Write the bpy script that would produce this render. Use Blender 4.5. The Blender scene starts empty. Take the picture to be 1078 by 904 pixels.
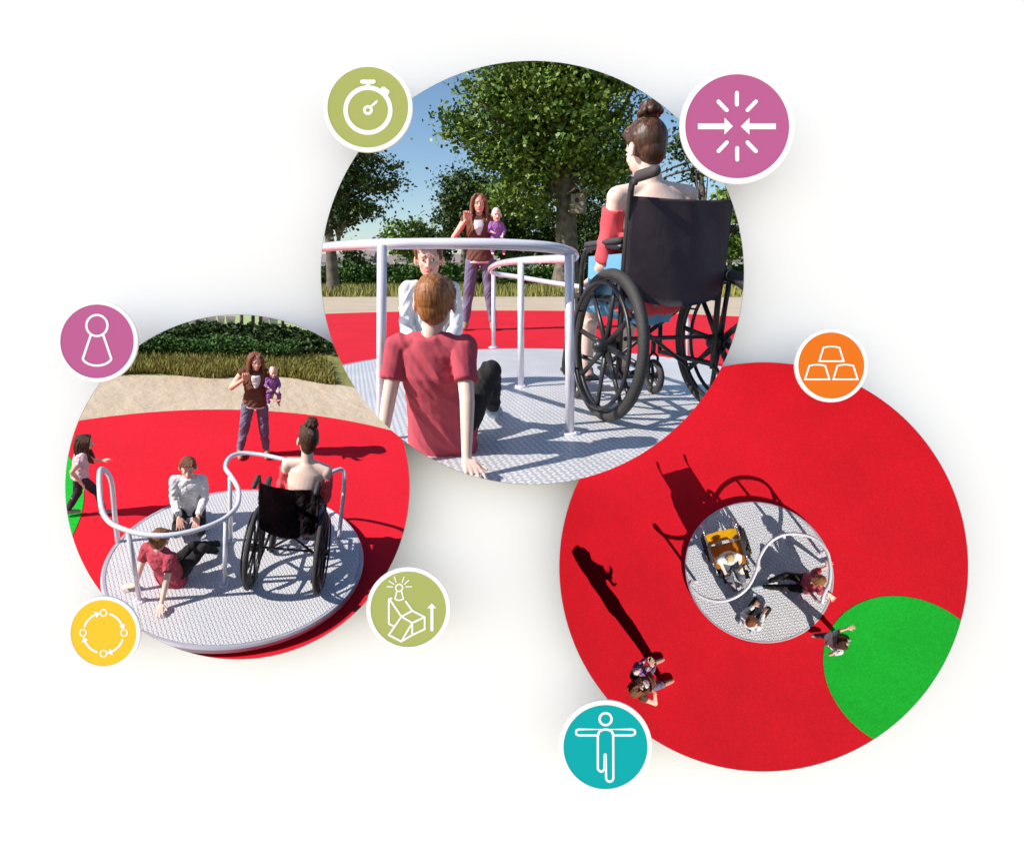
import bpy, bmesh, math, random
import numpy as np
from mathutils import Vector, Matrix, noise as mnoise
random.seed(7); np.random.seed(7)
PI = math.pi
ORD = 'first second third fourth fifth sixth seventh eighth ninth tenth eleventh twelfth thirteenth fourteenth'.split()
R = math.radians
V = Vector
scene = bpy.context.scene

# ------------------------------------------------------------------ camera
F = 620.0                      # focal length in photo pixels (photo 1078 x 904)
CX, CY = 539.0, 452.0
C = V((0, 0, .66))
P1 = math.atan(160 / F)        # the camera looks a little down
cam = bpy.data.cameras.new('camera')
cam.sensor_fit = 'HORIZONTAL'; cam.sensor_width = 36; cam.lens = F / 1078 * 36
cam.clip_start = .05; cam.clip_end = 6000
camo = bpy.data.objects.new('camera', cam); scene.collection.objects.link(camo)
camo.location = C; camo.rotation_euler = (PI / 2 - P1, 0, 0)
scene.camera = camo
CAMM = Matrix.Translation(C) @ Matrix.Rotation(PI / 2 - P1, 4, 'X')
cr, cu, cf = V((1, 0, 0)), V((0, math.sin(P1), math.cos(P1))), V((0, math.cos(P1), -math.sin(P1)))

# ------------------------------------------------------------------ world
w = bpy.data.worlds.new('World'); scene.world = w; w.use_nodes = True
nt = w.node_tree; nt.nodes.clear()
sky = nt.nodes.new('ShaderNodeTexSky'); sky.sky_type = 'NISHITA'; sky.sun_disc = False
sky.sun_elevation = R(36); sky.sun_rotation = R(255); sky.altitude = 100
sky.air_density = 1.0; sky.dust_density = .6; sky.ozone_density = 1.3
bg = nt.nodes.new('ShaderNodeBackground'); bg.inputs[1].default_value = .12
wo = nt.nodes.new('ShaderNodeOutputWorld')
hs_ = nt.nodes.new('ShaderNodeHueSaturation'); hs_.inputs['Saturation'].default_value = 1.14; nt.links.new(sky.outputs[0], hs_.inputs['Color']); nt.links.new(hs_.outputs[0], bg.inputs[0]); nt.links.new(bg.outputs[0], wo.inputs[0])
scene.view_settings.view_transform = 'Standard'; scene.view_settings.look = 'None'
scene.view_settings.gamma = 1; scene.view_settings.use_curve_mapping = False
scene.view_settings.exposure = 0.3

def collection(n):
    c = bpy.data.collections.new(n); scene.collection.children.link(c); return c
COLP = collection('page'); COL1 = collection('low view'); COL2 = collection('raised view'); COL3 = collection('overhead view')

class Dio:
    """one model playground; local frame X right, Y away, Z up, platform top z = 0"""
    def __init__(s, col, h, sc, cen=None, q=None):
        s.col, s.h, s.s = col, h, sc
        if cen is None: s.R = Matrix.Identity(3)
        else:
            f = (cf + cr * (cen[0] - CX) / F + cu * (CY - cen[1]) / F).normalized()
            r = f.cross(cu).normalized(); u = r.cross(f)
            a = Matrix((r, f, u)).transposed()
            b = Matrix(((1, 0, 0), (0, math.cos(q), -math.sin(q)), (0, math.sin(q), math.cos(q)))).transposed()
            s.R = a @ b.transposed()
        s.mat = Matrix.Translation(C) @ s.R.to_4x4() @ Matrix.Scale(sc, 4) @ Matrix.Translation(V((0, 0, -h)))
    def ray(s, px, py):
        return s.R.transposed() @ (cf + cr * (px - CX) / F + cu * (CY - py) / F)
    def gp(s, px, py, z=0.):
        d = s.ray(px, py); t = (z - s.h) / d.z
        return V((0, 0, s.h)) + d * t
    def at(s, px, py, Y):
        d = s.ray(px, py); return V((0, 0, s.h)) + d * (Y / d.y)
    def ppm(s, p):                       # photo pixels per local metre at p
        return F / ((s.mat @ p - C).dot(cf) / s.s)
D1 = Dio(COL1, .66, 2.)
D2 = Dio(COL2, 3.3, .33, (250, 513), R(34.0))
D3 = Dio(COL3, 11.5, .235, (800, 610), R(90))
D = D1

def sun(name, e, angle, d, col, color=(1, .95, .88)):
    l = bpy.data.lights.new(name, 'SUN'); l.energy = e; l.angle = angle; l.color = color
    o = bpy.data.objects.new(name, l); scene.collection.objects.link(o)
    o.rotation_euler = V(d).to_track_quat('Z', 'Y').to_euler()
    o.location = V(d) * 30
    o.light_linking.receiver_collection = col; o.light_linking.blocker_collection = col
    return o
def sundir(az_x, az_y, el):
    v = V((az_x, az_y, 0)).normalized() * math.cos(R(el)); v.z = math.sin(R(el)); return v
sun('sun', 5.0, R(.5), sundir(-.97, -.30, 37), COL1)
sun('sun', 5.0, R(.5), D2.R @ sundir(-1, -.05, 40), COL2)
sun('sun', 4.6, R(.5), D3.R @ sundir(.6, -.8, 33), COL3)
sun('page_fill_light', 2.32, R(140), -cf - cu * .42, COLP, (1, .90, .75))  # added soft lamp that lights only the board and badges

# ------------------------------------------------------------------ materials
def mat(name, col, rough=.6, metal=0., bump=0., bscale=40., var=0., vscale=5., spec=.5, col2=None, coat=0., obj=True, island=0., det=4, sub=0.):
    m = bpy.data.materials.new(name); m.use_nodes = True
    n = m.node_tree.nodes; l = m.node_tree.links; b = n['Principled BSDF']
    b.inputs['Base Color'].default_value = (*col, 1); b.inputs['Roughness'].default_value = rough
    b.inputs['Metallic'].default_value = metal; b.inputs['Specular IOR Level'].default_value = spec
    if coat: b.inputs['Coat Weight'].default_value = coat
    if sub:
        b.inputs['Subsurface Weight'].default_value = sub; b.inputs['Subsurface Radius'].default_value = (.02, .008, .004); b.inputs['Subsurface Scale'].default_value = .5
    tc = n.new('ShaderNodeTexCoord')
    if var or col2 or island:
        ns = n.new('ShaderNodeTexNoise'); ns.inputs['Scale'].default_value = vscale; ns.inputs['Detail'].default_value = det
        l.new(tc.outputs['Object'], ns.inputs['Vector'])
        c2 = col2 or tuple(min(1, c * (1 - var)) for c in col)
        mx = n.new('ShaderNodeMix'); mx.data_type = 'RGBA'
        rp = n.new('ShaderNodeMapRange'); rp.inputs[1].default_value = .35; rp.inputs[2].default_value = .65
        l.new(ns.outputs['Fac'], rp.inputs[0])
        if island:
            g = n.new('ShaderNodeNewGeometry'); ma = n.new('ShaderNodeMix'); ma.inputs[0].default_value = island
            l.new(rp.outputs[0], ma.inputs[2]); l.new(g.outputs['Random Per Island'], ma.inputs[3]); l.new(ma.outputs[0], mx.inputs[0])
        else: l.new(rp.outputs[0], mx.inputs[0])
        mx.inputs[6].default_value = (*col, 1); mx.inputs[7].default_value = (*c2, 1)
        l.new(mx.outputs[2], b.inputs['Base Color'])
    if bump:
        nb = n.new('ShaderNodeTexNoise'); nb.inputs['Scale'].default_value = bscale; nb.inputs['Detail'].default_value = 5
        l.new(tc.outputs['Object'], nb.inputs['Vector'])
        bm_ = n.new('ShaderNodeBump'); bm_.inputs['Strength'].default_value = bump; bm_.inputs['Distance'].default_value = .02
        l.new(nb.outputs['Fac'], bm_.inputs['Height']); l.new(bm_.outputs[0], b.inputs['Normal'])
    return m

def rubber(name, c, sc):
    m = mat(name, c, .85, bump=.08, bscale=sc * 2, spec=.2)
    n = m.node_tree.nodes; l = m.node_tree.links; b = n['Principled BSDF']; tc = n['Texture Coordinate']
    vo = n.new('ShaderNodeTexVoronoi'); vo.inputs['Scale'].default_value = sc; l.new(tc.outputs['Object'], vo.inputs['Vector'])
    n1 = n.new('ShaderNodeTexNoise'); n1.inputs['Scale'].default_value = .8; n1.inputs['Detail'].default_value = 7; n1.inputs['Roughness'].default_value = .6; l.new(tc.outputs['Object'], n1.inputs['Vector'])
    sp = n.new('ShaderNodeSeparateColor'); l.new(vo.outputs['Color'], sp.inputs[0])
    a = n.new('ShaderNodeMapRange'); a.inputs[3].default_value = .88; a.inputs[4].default_value = 1.08; l.new(sp.outputs[0], a.inputs[0])
    d = n.new('ShaderNodeMapRange'); d.inputs[1].default_value = .3; d.inputs[2].default_value = .7; d.inputs[3].default_value = .90; d.inputs[4].default_value = 1.06; l.new(n1.outputs['Fac'], d.inputs[0])
    mu = n.new('ShaderNodeMath'); mu.operation = 'MULTIPLY'; l.new(a.outputs[0], mu.inputs[0]); l.new(d.outputs[0], mu.inputs[1])
    vm = n.new('ShaderNodeVectorMath'); vm.operation = 'SCALE'; vm.inputs[0].default_value = c; l.new(mu.outputs[0], vm.inputs['Scale']); l.new(vm.outputs[0], b.inputs['Base Color'])
    return m

def hair_mat(name, c1, c2):
    m = mat(name, c1, .45, spec=.4)
    n = m.node_tree.nodes; l = m.node_tree.links; b = n['Principled BSDF']
    tc = n.new('ShaderNodeTexCoord'); mp = n.new('ShaderNodeMapping'); mp.inputs['Scale'].default_value = (150, 60, 14)
    ns = n.new('ShaderNodeTexNoise'); ns.inputs['Scale'].default_value = 1; ns.inputs['Detail'].default_value = 3; ns.inputs['Distortion'].default_value = .8
    l.new(tc.outputs['Object'], mp.inputs[0]); l.new(mp.outputs[0], ns.inputs['Vector'])
    mx = n.new('ShaderNodeMix'); mx.data_type = 'RGBA'; mx.inputs[6].default_value = (*c1, 1); mx.inputs[7].default_value = (*c2, 1)
    rp = n.new('ShaderNodeMapRange'); rp.inputs[1].default_value = .35; rp.inputs[2].default_value = .65
    l.new(ns.outputs['Fac'], rp.inputs[0]); l.new(rp.outputs[0], mx.inputs[0]); l.new(mx.outputs[2], b.inputs['Base Color'])
    bp = n.new('ShaderNodeBump'); bp.inputs['Strength'].default_value = .7; bp.inputs['Distance'].default_value = .006
    l.new(ns.outputs['Fac'], bp.inputs['Height']); l.new(bp.outputs[0], b.inputs['Normal'])
    return m

def plate_mat(name, base, k, lo=.62):
    """aluminium tread plate: raised lozenges in alternating directions, k cells per metre"""
    m = mat(name, base, .42, .12)
    n = m.node_tree.nodes; l = m.node_tree.links; b = n['Principled BSDF']
    def M(op, a, c=None, d=None):
        q = n.new('ShaderNodeMath'); q.operation = op
        for i, x in enumerate((a, c, d)):
            if x is None: continue
            if isinstance(x, (int, float)): q.inputs[i].default_value = x
            else: l.new(x, q.inputs[i])
        return q.outputs[0]
    tc = n.new('ShaderNodeTexCoord'); sp = n.new('ShaderNodeSeparateXYZ'); l.new(tc.outputs['Object'], sp.inputs[0])
    x = M('MULTIPLY', sp.outputs[0], k); y = M('MULTIPLY', sp.outputs[1], k)
    u = M('ADD', M('MULTIPLY', x, .966), M('MULTIPLY', y, .259)); v = M('SUBTRACT', M('MULTIPLY', y, .966), M('MULTIPLY', x, .259))
    par = M('FLOORED_MODULO', M('ADD', M('FLOOR', u), M('FLOOR', v)), 2.)
    fu = M('SUBTRACT', M('FRACT', u), .5); fv = M('SUBTRACT', M('FRACT', v), .5)
    sg = M('SUBTRACT', M('MULTIPLY', par, 2.), 1.)
    a = M('MULTIPLY', M('ADD', fu, M('MULTIPLY', fv, sg)), .7071)
    c_ = M('MULTIPLY', M('SUBTRACT', fu, M('MULTIPLY', fv, sg)), .7071)
    e = M('ADD', M('POWER', M('ABSOLUTE', M('MULTIPLY', a, 1.95)), 2.), M('POWER', M('ABSOLUTE', M('MULTIPLY', c_, 4.0)), 2.))
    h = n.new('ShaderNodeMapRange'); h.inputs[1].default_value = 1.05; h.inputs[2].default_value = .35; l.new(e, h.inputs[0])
    ns = n.new('ShaderNodeTexNoise'); ns.inputs['Scale'].default_value = 3; ns.inputs['Detail'].default_value = 6; l.new(tc.outputs['Object'], ns.inputs['Vector'])
    mx = n.new('ShaderNodeMix'); mx.data_type = 'RGBA'
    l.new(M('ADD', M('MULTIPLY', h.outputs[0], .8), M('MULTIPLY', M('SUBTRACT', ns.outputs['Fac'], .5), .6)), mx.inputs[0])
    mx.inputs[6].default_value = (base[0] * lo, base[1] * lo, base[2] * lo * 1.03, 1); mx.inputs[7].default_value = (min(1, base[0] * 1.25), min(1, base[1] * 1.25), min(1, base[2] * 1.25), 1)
    l.new(mx.outputs[2], b.inputs['Base Color'])
    rr = n.new('ShaderNodeMapRange'); rr.inputs[3].default_value = .28; rr.inputs[4].default_value = .5; l.new(ns.outputs['Fac'], rr.inputs[0]); l.new(rr.outputs[0], b.inputs['Roughness'])
    bp = n.new('ShaderNodeBump'); bp.inputs['Strength'].default_value = 1; bp.inputs['Distance'].default_value = .10 / k
    l.new(h.outputs[0], bp.inputs['Height']); l.new(bp.outputs[0], b.inputs['Normal'])
    return m

M_ = {}
M_['page'] = mat('page_white', (.95, .95, .95), .9, spec=0)
M_['badge_white'] = mat('badge_white', (.97, .97, .97), .8, spec=0)
M_['rim_dark'] = mat('rim_dark', (.22, .22, .22), .9, spec=0)
M_['black'] = mat('matt_black', (.01, .01, .01), .95, spec=0)
M_['red'] = rubber('red_rubber', (.68, .010, .026), 120)
M_['red_d3'] = rubber('red_rubber_overhead', (.70, .006, .019), 60)
M_['green'] = rubber('green_rubber', (.008, .47, .03), 40)
M_['sand'] = mat('sand', (.56, .46, .35), .95, bump=.5, bscale=6, vscale=.9, col2=(.50, .40, .29), spec=.1, det=8)
M_['field'] = mat('field', (.17, .19, .05), .95, bump=.5, bscale=8, vscale=1.5, col2=(.28, .26, .10), spec=.1)
M_['far_field'] = mat('far_field', (.42, .47, .25), .95, vscale=.2, col2=(.34, .40, .18), spec=.1)
M_['blade'] = mat('grass_blade', (.17, .19, .04), .8, vscale=.6, col2=(.38, .32, .10), island=.5, spec=.2)
M_['leaf'] = mat('leaf', (.045, .115, .012), .5, vscale=.5, col2=(.21, .29, .04), island=.45, spec=.4)
M_['leaf_dark'] = mat('leaf_dark', (.022, .052, .010), .55, vscale=.5, col2=(.06, .10, .02), island=.45, spec=.3)
M_['leaf_bush'] = mat('leaf_bush', (.028, .085, .012), .6, vscale=4, col2=(.07, .15, .025), island=.45, spec=.3)
M_['leaf_hedge'] = mat('leaf_hedge', (.022, .075, .010), .6, vscale=1.2, col2=(.10, .19, .03), island=.45, spec=.3)
M_['bark'] = mat('bark', (.20, .16, .12), .95, bump=1., bscale=5, vscale=3, col2=(.09, .075, .06))
M_['wood'] = mat('old_wood', (.22, .16, .10), .9, bump=.5, bscale=20, var=.4, vscale=8)
M_['rail'] = mat('white_painted_steel', (.80, .78, .84), .22, .1, var=.06, vscale=9, coat=.5)
M_['plate1'] = plate_mat('tread_plate', (.82, .81, .82), 38, .66)
M_['plate2'] = plate_mat('tread_plate_raised', (.90, .89, .91), 42, .70)
M_['plate3'] = plate_mat('tread_plate_overhead', (.86, .86, .88), 22, .8)
M_['rim'] = mat('platform_edge', (.55, .54, .62), .35, .3, var=.1)
M_['skin'] = mat('skin', (.80, .47, .36), .5, var=.1, vscale=14, spec=.35, sub=.15)
M_['skin_pale'] = mat('skin_pale', (.86, .62, .52), .5, var=.08, vscale=14, spec=.35, sub=.15)
M_['h_ginger'] = hair_mat('hair_ginger', (.17, .060, .018), (.42, .17, .055))
M_['h_brown'] = hair_mat('hair_brown', (.028, .012, .007), (.11, .045, .022))
M_['h_auburn'] = hair_mat('hair_auburn', (.11, .035, .014), (.30, .11, .045))
M_['h_dark'] = hair_mat('hair_dark', (.05, .022, .012), (.15, .07, .035))
M_['h_blond'] = hair_mat('hair_blond', (.5, .33, .14), (.75, .55, .28))
M_['shirt_red'] = mat('dusty_red_cotton', (.50, .085, .115), .9, bump=.9, bscale=6, var=.12, vscale=4, spec=.1)
M_['shirt_white'] = mat('white_cotton', (.78, .79, .80), .9, bump=.9, bscale=7, var=.05, spec=.1)
M_['shirt_grey'] = mat('pale_grey_cotton', (.70, .55, .60), .9, bump=.9, bscale=7, var=.15, spec=.1)
M_['vest'] = mat('brown_knit', (.16, .075, .055), .95, bump=.8, bscale=8, var=.2, spec=.1)
M_['top_pink'] = mat('coral_top', (.80, .10, .12), .8, bump=.5, bscale=8, var=.1, spec=.2)
M_['denim'] = mat('denim', (.19, .18, .28), .9, bump=.7, bscale=9, var=.25, vscale=5, spec=.1)
M_['blue_cloth'] = mat('light_blue_cloth', (.16, .38, .60), .85, bump=.5, bscale=8, var=.1, spec=.1)
M_['charcoal'] = mat('charcoal_cloth', (.028, .026, .026), .85, bump=.8, bscale=8, var=.3, spec=.25)
M_['legging'] = mat('plum_legging', (.055, .035, .055), .85, bump=.4, bscale=9, var=.2, spec=.2)
M_['grey_jean'] = mat('grey_jean', (.13, .15, .19), .85, bump=.4, bscale=9, var=.2, spec=.2)
M_['purple'] = mat('purple_babygrow', (.42, .18, .50), .9, bump=.7, bscale=12, var=.3, vscale=20, spec=.1)
M_['shoe_blue'] = mat('pale_blue_shoe', (.42, .52, .60), .7, var=.2)
M_['shoe_tan'] = mat('tan_boot', (.50, .26, .18), .7, var=.2)
M_['shoe_grey'] = mat('grey_shoe', (.35, .33, .36), .7, var=.2)
M_['shoe_pink'] = mat('pink_shoe', (.75, .42, .40), .7, var=.5, vscale=60)
M_['eye_white'] = mat('eye_white', (.8, .78, .76), .3)
M_['iris'] = mat('iris', (.03, .02, .015), .2)
M_['lip'] = mat('lip', (.62, .20, .17), .5)
M_['frame'] = mat('black_tube', (.022, .021, .023), .38, .1, var=.2, vscale=20, bump=.1, bscale=90)
M_['tyre'] = mat('tyre_rubber', (.035, .032, .032), .7, bump=.3, bscale=120, var=.2, vscale=10)
M_['canvas'] = mat('black_canvas', (.075, .052, .068), .6, bump=.9, bscale=5, var=.3, vscale=6, spec=.6)
M_['grip'] = mat('grip_rubber', (.06, .05, .05), .75, var=.2)
M_['yellow_vinyl'] = mat('yellow_vinyl', (.85, .50, .01), .5, var=.1)
M_['orange_vinyl'] = mat('orange_vinyl', (.80, .32, .01), .5, var=.1)
M_['chrome'] = mat('steel_tube', (.6, .6, .62), .25, .9)
M_['house'] = mat('pale_render', (.68, .66, .64), .9, var=.1)
M_['roof'] = mat('grey_roof', (.30, .24, .24), .9, var=.2)
M_['glass'] = mat('window_glass', (.06, .08, .10), .15)
M_['birdbox'] = mat('birdbox_wood', (.30, .24, .19), .9, bump=.8, bscale=12, var=.4, vscale=10)

# ------------------------------------------------------------------ basic helpers
def sm(me):
    for p in me.polygons: p.use_smooth = True
def link(name, me, m=None, parent=None, M=None, col=None):
    o = bpy.data.objects.new(name, me); (col or D.col).objects.link(o)
    if m is not None:
        for x in (m if isinstance(m, (list, tuple)) else [m]): me.materials.append(x)
    if parent is not None: o.parent = parent
    if M is not None: o.matrix_basis = M
    return o
def bobj(name, bm, m, parent=None, M=None, smooth=True, col=None, auto=None):
    me = bpy.data.meshes.new(name); bmesh.ops.recalc_face_normals(bm, faces=bm.faces); bm.to_mesh(me); bm.free()
    if smooth: sm(me)
    o = link(name, me, m, parent, M, col)
    if auto:
        for e in me.edges: pass
        try: me.set_sharp_from_angle(angle=R(auto))
        except Exception: pass
    return o
def LRS(loc=(0, 0, 0), rz=0, s=1, rx=0, ry=0):
    return Matrix.Translation(V(loc)) @ Matrix.Rotation(rz, 4, 'Z') @ Matrix.Rotation(ry, 4, 'Y') @ Matrix.Rotation(rx, 4, 'X') @ Matrix.Scale(s, 4)
def tag(o, label=None, cat=None, group=None, kind=None):
    if label: o['label'] = label
    if cat: o['category'] = cat
    if group: o['group'] = group
    if kind: o['kind'] = kind
    return o
def thing(name, label, cat, M=None, group=None):
    o = bpy.data.objects.new(name, None); D.col.objects.link(o); o.empty_display_size = .1
    if M is not None: o.matrix_basis = M
    return tag(o, label, cat, group)
def copy_tree(o, label=None, M=None, parent=None, group=None, swap=None):
    c = o.copy(); D.col.objects.link(c)
    if M is not None: c.matrix_basis = M
    c.parent = parent
    if label: c['label'] = label
    if group: c['group'] = group
    if swap and c.type == 'MESH' and o.name.split('.')[0] in swap:
        c.data = c.data.copy(); c.data.materials.clear(); c.data.materials.append(swap[o.name.split('.')[0]])
    for ch in list(o.children): copy_tree(ch, parent=c, swap=swap)
    return c

def loft(bm, secs, n=16, caps=True):
    """secs: (centre, axisA, axisB) vectors; ring = c + A cos + B sin"""
    rings = []
    for c, a, b in secs:
        rings.append([bm.verts.new(c + a * math.cos(2 * PI * i / n) + b * math.sin(2 * PI * i / n)) for i in range(n)])
    for r0, r1 in zip(rings, rings[1:]):
        for i in range(n): bm.faces.new((r0[i], r0[(i + 1) % n], r1[(i + 1) % n], r1[i]))
    if caps: bm.faces.new(rings[0][::-1]); bm.faces.new(rings[-1])
    return rings
def perp(d):
    d = d.normalized(); a = V((0, 0, 1)) if abs(d.z) < .9 else V((1, 0, 0))
    x = d.cross(a).normalized(); return x, d.cross(x).normalized()
def cap(bm, p0, p1, r0, r1=None, flat0=False, flat1=False, n=14):
    p0, p1 = V(p0), V(p1)
    if r1 is None: r1 = r0
    d = (p1 - p0).normalized(); a, b = perp(d); S = []
    if not flat0:
        for t in (80, 55, 28): S.append((p0 - d * r0 * math.sin(R(t)), a * r0 * math.cos(R(t)), b * r0 * math.cos(R(t))))
    S.append((p0, a * r0, b * r0)); S.append((p1, a * r1, b * r1))
    if not flat1:
        for t in (28, 55, 80): S.append((p1 + d * r1 * math.sin(R(t)), a * r1 * math.cos(R(t)), b * r1 * math.cos(R(t))))
    loft(bm, S, n)
def ell(bm, c, r, X=None, Y=None, Z=None, seg=20):
    X = X or V((1, 0, 0)); Y = Y or V((0, 1, 0)); Z = Z or V((0, 0, 1))
    m = Matrix((X * r[0], Y * r[1], Z * r[2])).transposed().to_4x4(); m.translation = V(c)
    bmesh.ops.create_uvsphere(bm, u_segments=seg, v_segments=seg * 2 // 3, radius=1, matrix=m)
def box(bm, c, s, rot=None):
    m = Matrix.Translation(V(c)) @ (rot.to_4x4() if rot else Matrix.Identity(4)) @ Matrix.Diagonal((*s, 1))
    bmesh.ops.create_cube(bm, size=1, matrix=m)
def catmull(pts, k=8, closed=False):
    pts = [V(p) for p in pts]; out = []; n = len(pts)
    for i in range(n if closed else n - 1):
        if closed: p0, p1, p2, p3 = pts[i - 1], pts[i], pts[(i + 1) % n], pts[(i + 2) % n]
        else: p0, p1, p2, p3 = pts[max(i - 1, 0)], pts[i], pts[i + 1], pts[min(i + 2, n - 1)]
        for j in range(k):
            t = j / k
            out.append(.5 * ((2 * p1) + (p2 - p0) * t + (2 * p0 - 5 * p1 + 4 * p2 - p3) * t * t + (3 * p1 - p0 - 3 * p2 + p3) * t ** 3))
    if not closed: out.append(pts[-1])
    return out
def tube(bm, pts, r, n=12, closed=False, smooth=0):
    pts = catmull(pts, smooth, closed) if smooth else [V(p) for p in pts]
    N = len(pts); rings = []; a = None
    for i in range(N):
        if closed: d = pts[(i + 1) % N] - pts[i - 1]
        else: d = pts[min(i + 1, N - 1)] - pts[max(i - 1, 0)]
        d.normalize()
        if a is None: a, _ = perp(d)
        a = (a - d * a.dot(d)).normalized(); b = d.cross(a)
        rr = r(i / (N - 1)) if callable(r) else r
        rings.append([bm.verts.new(pts[i] + (a * math.cos(2 * PI * j / n) + b * math.sin(2 * PI * j / n)) * rr) for j in range(n)])
    for i in range(N if closed else N - 1):
        r0, r1 = rings[i], rings[(i + 1) % N]
        for j in range(n): bm.faces.new((r0[j], r0[(j + 1) % n], r1[(j + 1) % n], r1[j]))
    if not closed: bm.faces.new(rings[0][::-1]); bm.faces.new(rings[-1])
def evald(me_name, bm, mods, mw=None):
    me = bpy.data.meshes.new('t'); bm.to_mesh(me); bm.free()
    o = bpy.data.objects.new('t', me); scene.collection.objects.link(o)
    if mw is not None: o.matrix_world = mw
    for ty, kw in mods:
        md = o.modifiers.new('m', ty)
        for k, v in kw.items(): setattr(md, k, v)
    bpy.context.view_layer.update()
    ev = o.evaluated_get(bpy.context.evaluated_depsgraph_get())
    out = bpy.data.meshes.new_from_object(ev); out.name = me_name
    bpy.data.objects.remove(o); bpy.data.meshes.remove(me)
    return out
def blend(name, bm, m, parent, voxel=.006, it=6, fac=.5, fold=0., seed=0):
    me = evald(name, bm, [('REMESH', dict(mode='VOXEL', voxel_size=voxel)), ('SMOOTH', dict(factor=fac, iterations=it))])
    if fold:
        for v, nn in [(v, v.normal.copy()) for v in me.vertices]:
            p = v.co; q = V((p.x * 9 + p.z * 5, p.y * 9 - p.z * 3, p.z * 6 + p.x * 7 + seed))
            wv = V((mnoise.noise(q * .6), mnoise.noise(q * .6 + V((7, 3, 1))), 0)) * 1.6
            a = 1 - abs(mnoise.noise(q + wv)) * 2.2; b = mnoise.noise(q * 2.3 + V((4, 4, 4)))
            v.co = p + nn * fold * (a * .9 + b * .35 - .25)
    sm(me); me.materials.clear()
    return link(name, me, m, parent)

# ------------------------------------------------------------------ the discs of the page, as view cones
def cone_bm(cx, cy, r, z0, z1, n=192):
    bm = bmesh.new(); rg = []
    for z in (z0, z1):
        rg.append([bm.verts.new((((cx + r * math.cos(2 * PI * i / n)) - CX) / F * z, (CY - (cy + r * math.sin(2 * PI * i / n))) / F * z, -z)) for i in range(n)])
    for i in range(n): bm.faces.new((rg[0][i], rg[0][(i + 1) % n], rg[1][(i + 1) % n], rg[1][i]))
    bm.faces.new(rg[0][::-1]); bm.faces.new(rg[1]); bmesh.ops.recalc_face_normals(bm, faces=bm.faces)
    return bm
DISC = [(560.5, 287, 222.5), (250, 512.5, 181), (804, 596.5, 215)]
def cutter(bm):
    me = bpy.data.meshes.new('cut'); bm.to_mesh(me); bm.free()
    o = bpy.data.objects.new('cut', me); scene.collection.objects.link(o); o.matrix_world = CAMM; return o
WIDE = [None] + [cutter(cone_bm(DISC[i][0], DISC[i][1], DISC[i][2] + 9, ZB + .02 if 'ZB' in globals() else 1.22, 60)) for i in (1, 2)]
CUT = [cutter(cone_bm(*d, .1, 60 if i == 0 else 4)) for i, d in enumerate(DISC)]
def slab(name, pts, z, m, label=None, kind='structure', cat=None, th=.02, bite=True):
    """a flat layer of ground; outline pts (x, y) in the local frame"""
    bm = bmesh.new()
    top = [bm.verts.new((p[0], p[1], z)) for p in pts]; bot = [bm.verts.new((p[0], p[1], z - th)) for p in pts]
    n = len(pts)
    bm.faces.new(top); bm.faces.new(bot[::-1])
    for i in range(n): bm.faces.new((top[i], bot[i], bot[(i + 1) % n], top[(i + 1) % n]))
    bmesh.ops.recalc_face_normals(bm, faces=bm.faces)
    mods = [('BOOLEAN', dict(operation='INTERSECT', object=WIDE[1 if D is D2 else 2], solver='EXACT')), ('BOOLEAN', dict(operation='DIFFERENCE', object=CUT[0], solver='EXACT'))] if bite else []
    me = evald(name, bm, mods, D.mat); me.materials.clear()
    o = link(name, me, m, None, D.mat)
    return tag(o, label, cat, kind=kind)
def circ(cx, cy, rx, ry=None, n=160, a0=0, a1=2 * PI):
    ry = ry or rx
    return [(cx + rx * math.cos(a0 + (a1 - a0) * i / n), cy + ry * math.sin(a0 + (a1 - a0) * i / n)) for i in range(n)]
def circle3(a, b, c):
    ax, ay, bx, by, cx, cy = a[0], a[1], b[0], b[1], c[0], c[1]
    d = 2 * (ax * (by - cy) + bx * (cy - ay) + cx * (ay - by))
    ux = ((ax * ax + ay * ay) * (by - cy) + (bx * bx + by * by) * (cy - ay) + (cx * cx + cy * cy) * (ay - by)) / d
    uy = ((ax * ax + ay * ay) * (cx - bx) + (bx * bx + by * by) * (ax - cx) + (cx * cx + cy * cy) * (bx - ax)) / d
    return ux, uy, math.hypot(ax - ux, ay - uy)
def inside_bite(p, mg=3.2):                       # world point inside the view cone of the top disc
    q = p - C; z = q.dot(cf); x = CX + F * q.dot(cr) / z; y = CY - F * q.dot(cu) / z
    return math.hypot(x - DISC[0][0], y - DISC[0][1]) < DISC[0][2] + mg

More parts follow.
